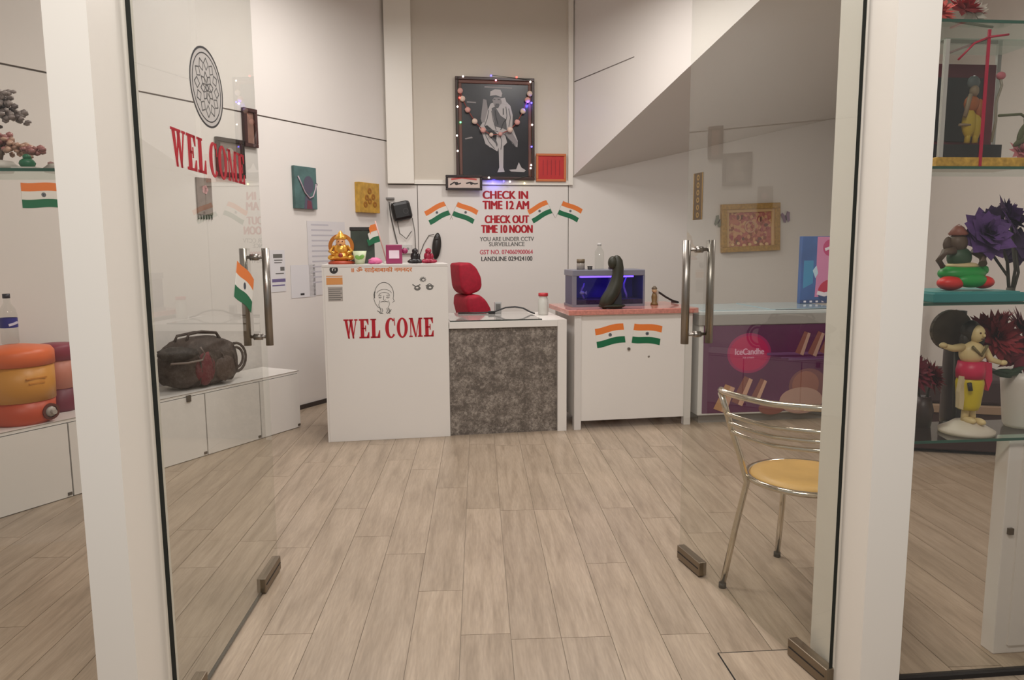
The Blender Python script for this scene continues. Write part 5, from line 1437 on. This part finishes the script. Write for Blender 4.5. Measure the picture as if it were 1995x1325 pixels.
for k in range(14):
    a = R(k * 360 / 14)
    b.ball((0.054 * math.cos(a), 0, 0.29 + 0.05 * math.sin(a)), (0.014, 0.007, 0.012), 1)
b.build('feather_rim', mat('fan_rim', (80, 70, 58), 0.7), t)
MB().cyl((0.03, 0, 0.0), (0.02, 0, 0.25), 0.006, n=8).build('fan_stick', STEM, t)
MB().lathe([(0, 0), (0.03, 0), (0.03, 0.008), (0, 0.01)], (0.03, 0, 0), 14).build('fan_foot', STEM, t)
t = thing('tall_dark_bottle', 'tall dark bottle neck rising between round fan and red flowers', 'bottle', SHF.at(0.400, ZR[0] + 0.0005, -0.210), 5.7)
t.scale = (0.98,) * 3
MB().lathe([(0, 0), (0.034, 0), (0.036, 0.02), (0.036, 0.27), (0.024, 0.31), (0.022, 0.36)], n=20).build('bottle', mat('bottle_dark', (58, 48, 44), 0.4), t)
MB().lathe([(0, 0.36), (0.025, 0.36), (0.025, 0.378), (0, 0.38)], n=16).build('cap', mat('bottle_cap_dark', (44, 38, 36), 0.4), t)
t = flower('red_flowers', 'large red artificial flowers in white vase on lowest shelf', SHF.at(0.580, ZR[0] + 0.0005, -0.130),
       [((-0.10, -0.01, 0.265), 0.085, 70), ((-0.01, 0, 0.28), 0.08, 60), ((-0.125, 0.01, 0.295), 0.05, 60), ((-0.02, -0.02, 0.22), 0.08, 80), ((-0.07, 0.02, 0.31), 0.045, 40)], [REDP, REDD], [[(0, 0, 0.13), (-0.03, 0, 0.2), (-0.06, 0, 0.26)], [(0, 0, 0.13), (0.02, 0, 0.3)], [(0, 0, 0.13), (-0.06, 0, 0.24), (-0.1, 0, 0.32)]], STEM, n=18)
t.scale = (1.10,) * 3
MB().lathe([(0, 0), (0.04, 0), (0.046, 0.01), (0.058, 0.13), (0.062, 0.165), (0.056, 0.165), (0.05, 0.12), (0, 0.1)], n=26).build('vase', mat('vase_white', (210, 204, 196), 0.35), t)
b = MB()
for k in range(4):
    b.ball((-0.06 - 0.012 * k, -0.03, 0.17 - 0.008 * (k % 2)), (0.034, 0.01, 0.008), 2, rot=Matrix.Rotation(R(12 * k - 20), 3, 'Y'))
b.build('leaves', mat('leaf_dark', (44, 62, 42), 0.6), t)
t = flower('crimson_flower', 'crimson spiky flower lying at left end of lowest shelf', SHF.at(0.235, ZR[0] + 0.0005, -0.170), [((0.0, 0, 0.16), 0.065, 60), ((0.055, 0, 0.15), 0.06, 70)], [REDD, REDP], [[(0.03, 0, 0.0), (0.02, 0, 0.08), (0.0, 0, 0.16)], [(0.03, 0, 0.0), (0.05, 0, 0.15)]], STEM, n=18)
t.scale = (1.10,) * 3
MB().lathe([(0, 0), (0.024, 0), (0.03, 0.05), (0.02, 0.09), (0.016, 0.09), (0, 0.06)], (0.03, 0, 0), 18).build('vase', mat('vase_dark', (66, 52, 48), 0.4), t)
# dark bench seen behind the lowest shelf
t = thing('dark_brown_bench', 'low dark brown bench with tan edge seen behind lowest shelf', 'bench', (2.42, 4.50, 0), -14)
MB().box(-0.1, 0.72, 0, 0.55, 0.02, 0.26, bevel=0.01).build('body', mat('bench_brown', (62, 42, 40), 0.5), t)
MB().box(-0.11, 0.73, -0.012, 0.56, 0.26, 0.31, bevel=0.004).build('edge_band', mat('bench_tan', (150, 126, 104), 0.5), t)
MB().box(-0.1, 0.72, 0.02, 0.55, 0.31, 0.47, bevel=0.02).build('cushion', mat('bench_cushion', (60, 44, 44), 0.7), t)
for x in (-0.06, 0.64):
    MB().box(x, x + 0.05, 0.02, 0.07, 0.0, 0.02).build('foot', BLACK, t)

# ------------------------------------------------------------------ glass shelf and gem trees, left window
SHL = Frame(-1.10, 1.895, 5.7)
t = thing('glass_shelf', 'single glass shelf behind the left window holding gem trees', 'shelf', SHL.at(-0.9, 1.505), SHL.a)
MB().box(0, 0.9, 0.003, 0.24, -0.008, 0.0).build('glass_plate', GLASSS, t)
MB().box(0, 0.9, 0.0, 0.003, -0.008, 0.0).build('front_edge', GEDGE, t)
MB().cyl((0.85, 0.2, -0.018), (0.85, 0.2, -0.0082), 0.012, n=12).build('bracket', STEEL, t)
def gem_tree(label, loc, trunk, clusters, mats, seed):
    t = thing('gem_tree', label, 'ornament', loc, 5.7)
    rg = random.Random(seed)
    MB().lathe([(0, 0), (0.04, 0), (0.045, 0.01), (0.03, 0.022), (0, 0.026)], (trunk[0][0], trunk[0][1], 0), 18).build('base', mat('tree_base_white', (204, 200, 192), 0.6), t)
    MB().tube(trunk, 0.006, 8).build('trunk', mat('wire_trunk', (88, 72, 58), 0.5), t)
    end = Vector(trunk[-1])
    for k, (c, r, nb) in enumerate(clusters):
        MB().tube([end, end.lerp(Vector(c), .6) + Vector((0, 0, 0.01)), c], 0.003, 6).build('branch', mat('wire_trunk', (88, 72, 58), 0.5), t)
        b = MB()
        for j in range(nb):
            p = Vector(c) + Vector((rg.gauss(0, .5) * r[0], rg.gauss(0, .5) * r[1], rg.gauss(0, .5) * r[2]))
            b.ball(p, (0.007 + 0.004 * rg.random(), 0.006, 0.005 + 0.004 * rg.random()), 1)
        o = b.build('gem_cluster', mats[k % len(mats)], t)
        o['kind'] = 'stuff'
GA = mat('gem_grey', (150, 138, 134), 0.3, noise_amt=0.35, noise_scale=60)
GB = mat('gem_dark', (108, 96, 94), 0.3, noise_amt=0.35, noise_scale=60)
GC = mat('gem_rose', (166, 112, 108), 0.3, noise_amt=0.35, noise_scale=60)
GD = mat('gem_tan', (182, 146, 126), 0.3, noise_amt=0.35, noise_scale=60)
gem_tree('tall grey gem tree on left glass shelf, upper crown', SHL.at(-0.262, 1.5055, -0.12), [(0, 0, 0.02), (-0.01, 0, 0.08), (0.0, 0, 0.16)], [((0.02, 0, 0.165), (0.04, 0.03, 0.025), 40), ((0.055, 0, 0.15), (0.035, 0.03, 0.02), 34), ((0.03, 0, 0.2), (0.03, 0.03, 0.02), 26), ((-0.03, 0, 0.18), (0.04, 0.03, 0.03), 34)], [GB, GA, GA, GB], 2)
gem_tree('low rose coloured gem tree on left glass shelf', SHL.at(-0.215, 1.5055, -0.055), [(0, 0, 0.02), (0.005, 0, 0.04), (0.01, 0, 0.055)], [((0.045, 0, 0.06), (0.04, 0.02, 0.016), 40), ((0.0, 0, 0.075), (0.03, 0.02, 0.02), 34), ((0.085, 0, 0.048), (0.026, 0.02, 0.01), 24), ((-0.02, 0, 0.1), (0.02, 0.02, 0.014), 20)], [GD, GC, GC, GC], 3)
gem_tree('little pink gem tree on left glass shelf beside the white post', SHL.at(-0.10, 1.5055, -0.13), [(0, 0, 0.02), (0.0, 0, 0.03), (0.0, 0, 0.04)], [((0.0, 0, 0.03), (0.022, 0.02, 0.014), 26), ((0.01, 0, 0.06), (0.016, 0.014, 0.01), 16)], [mat('gem_pink', (196, 150, 148), 0.3, noise_amt=0.3, noise_scale=60), GA], 4)
t = thing('green_turtle', 'tiny green stone ornament on left glass shelf between gem trees', 'ornament', SHL.at(-0.135, 1.5055, -0.03), 5.7)
MB().ball((0, 0, 0.014), (0.02, 0.016, 0.014), 2).build('shell', mat('stone_green', (44, 110, 78), 0.4), t)
MB().ball((0.0, 0.0, 0.03), (0.01, 0.01, 0.008), 2).build('head', mat('stone_green', (44, 110, 78), 0.4), t)
MB().box(-0.03, 0.03, -0.02, 0.02, 0.0, 0.004).build('plinth', mat('tree_base_white', (204, 200, 192), 0.6), t)
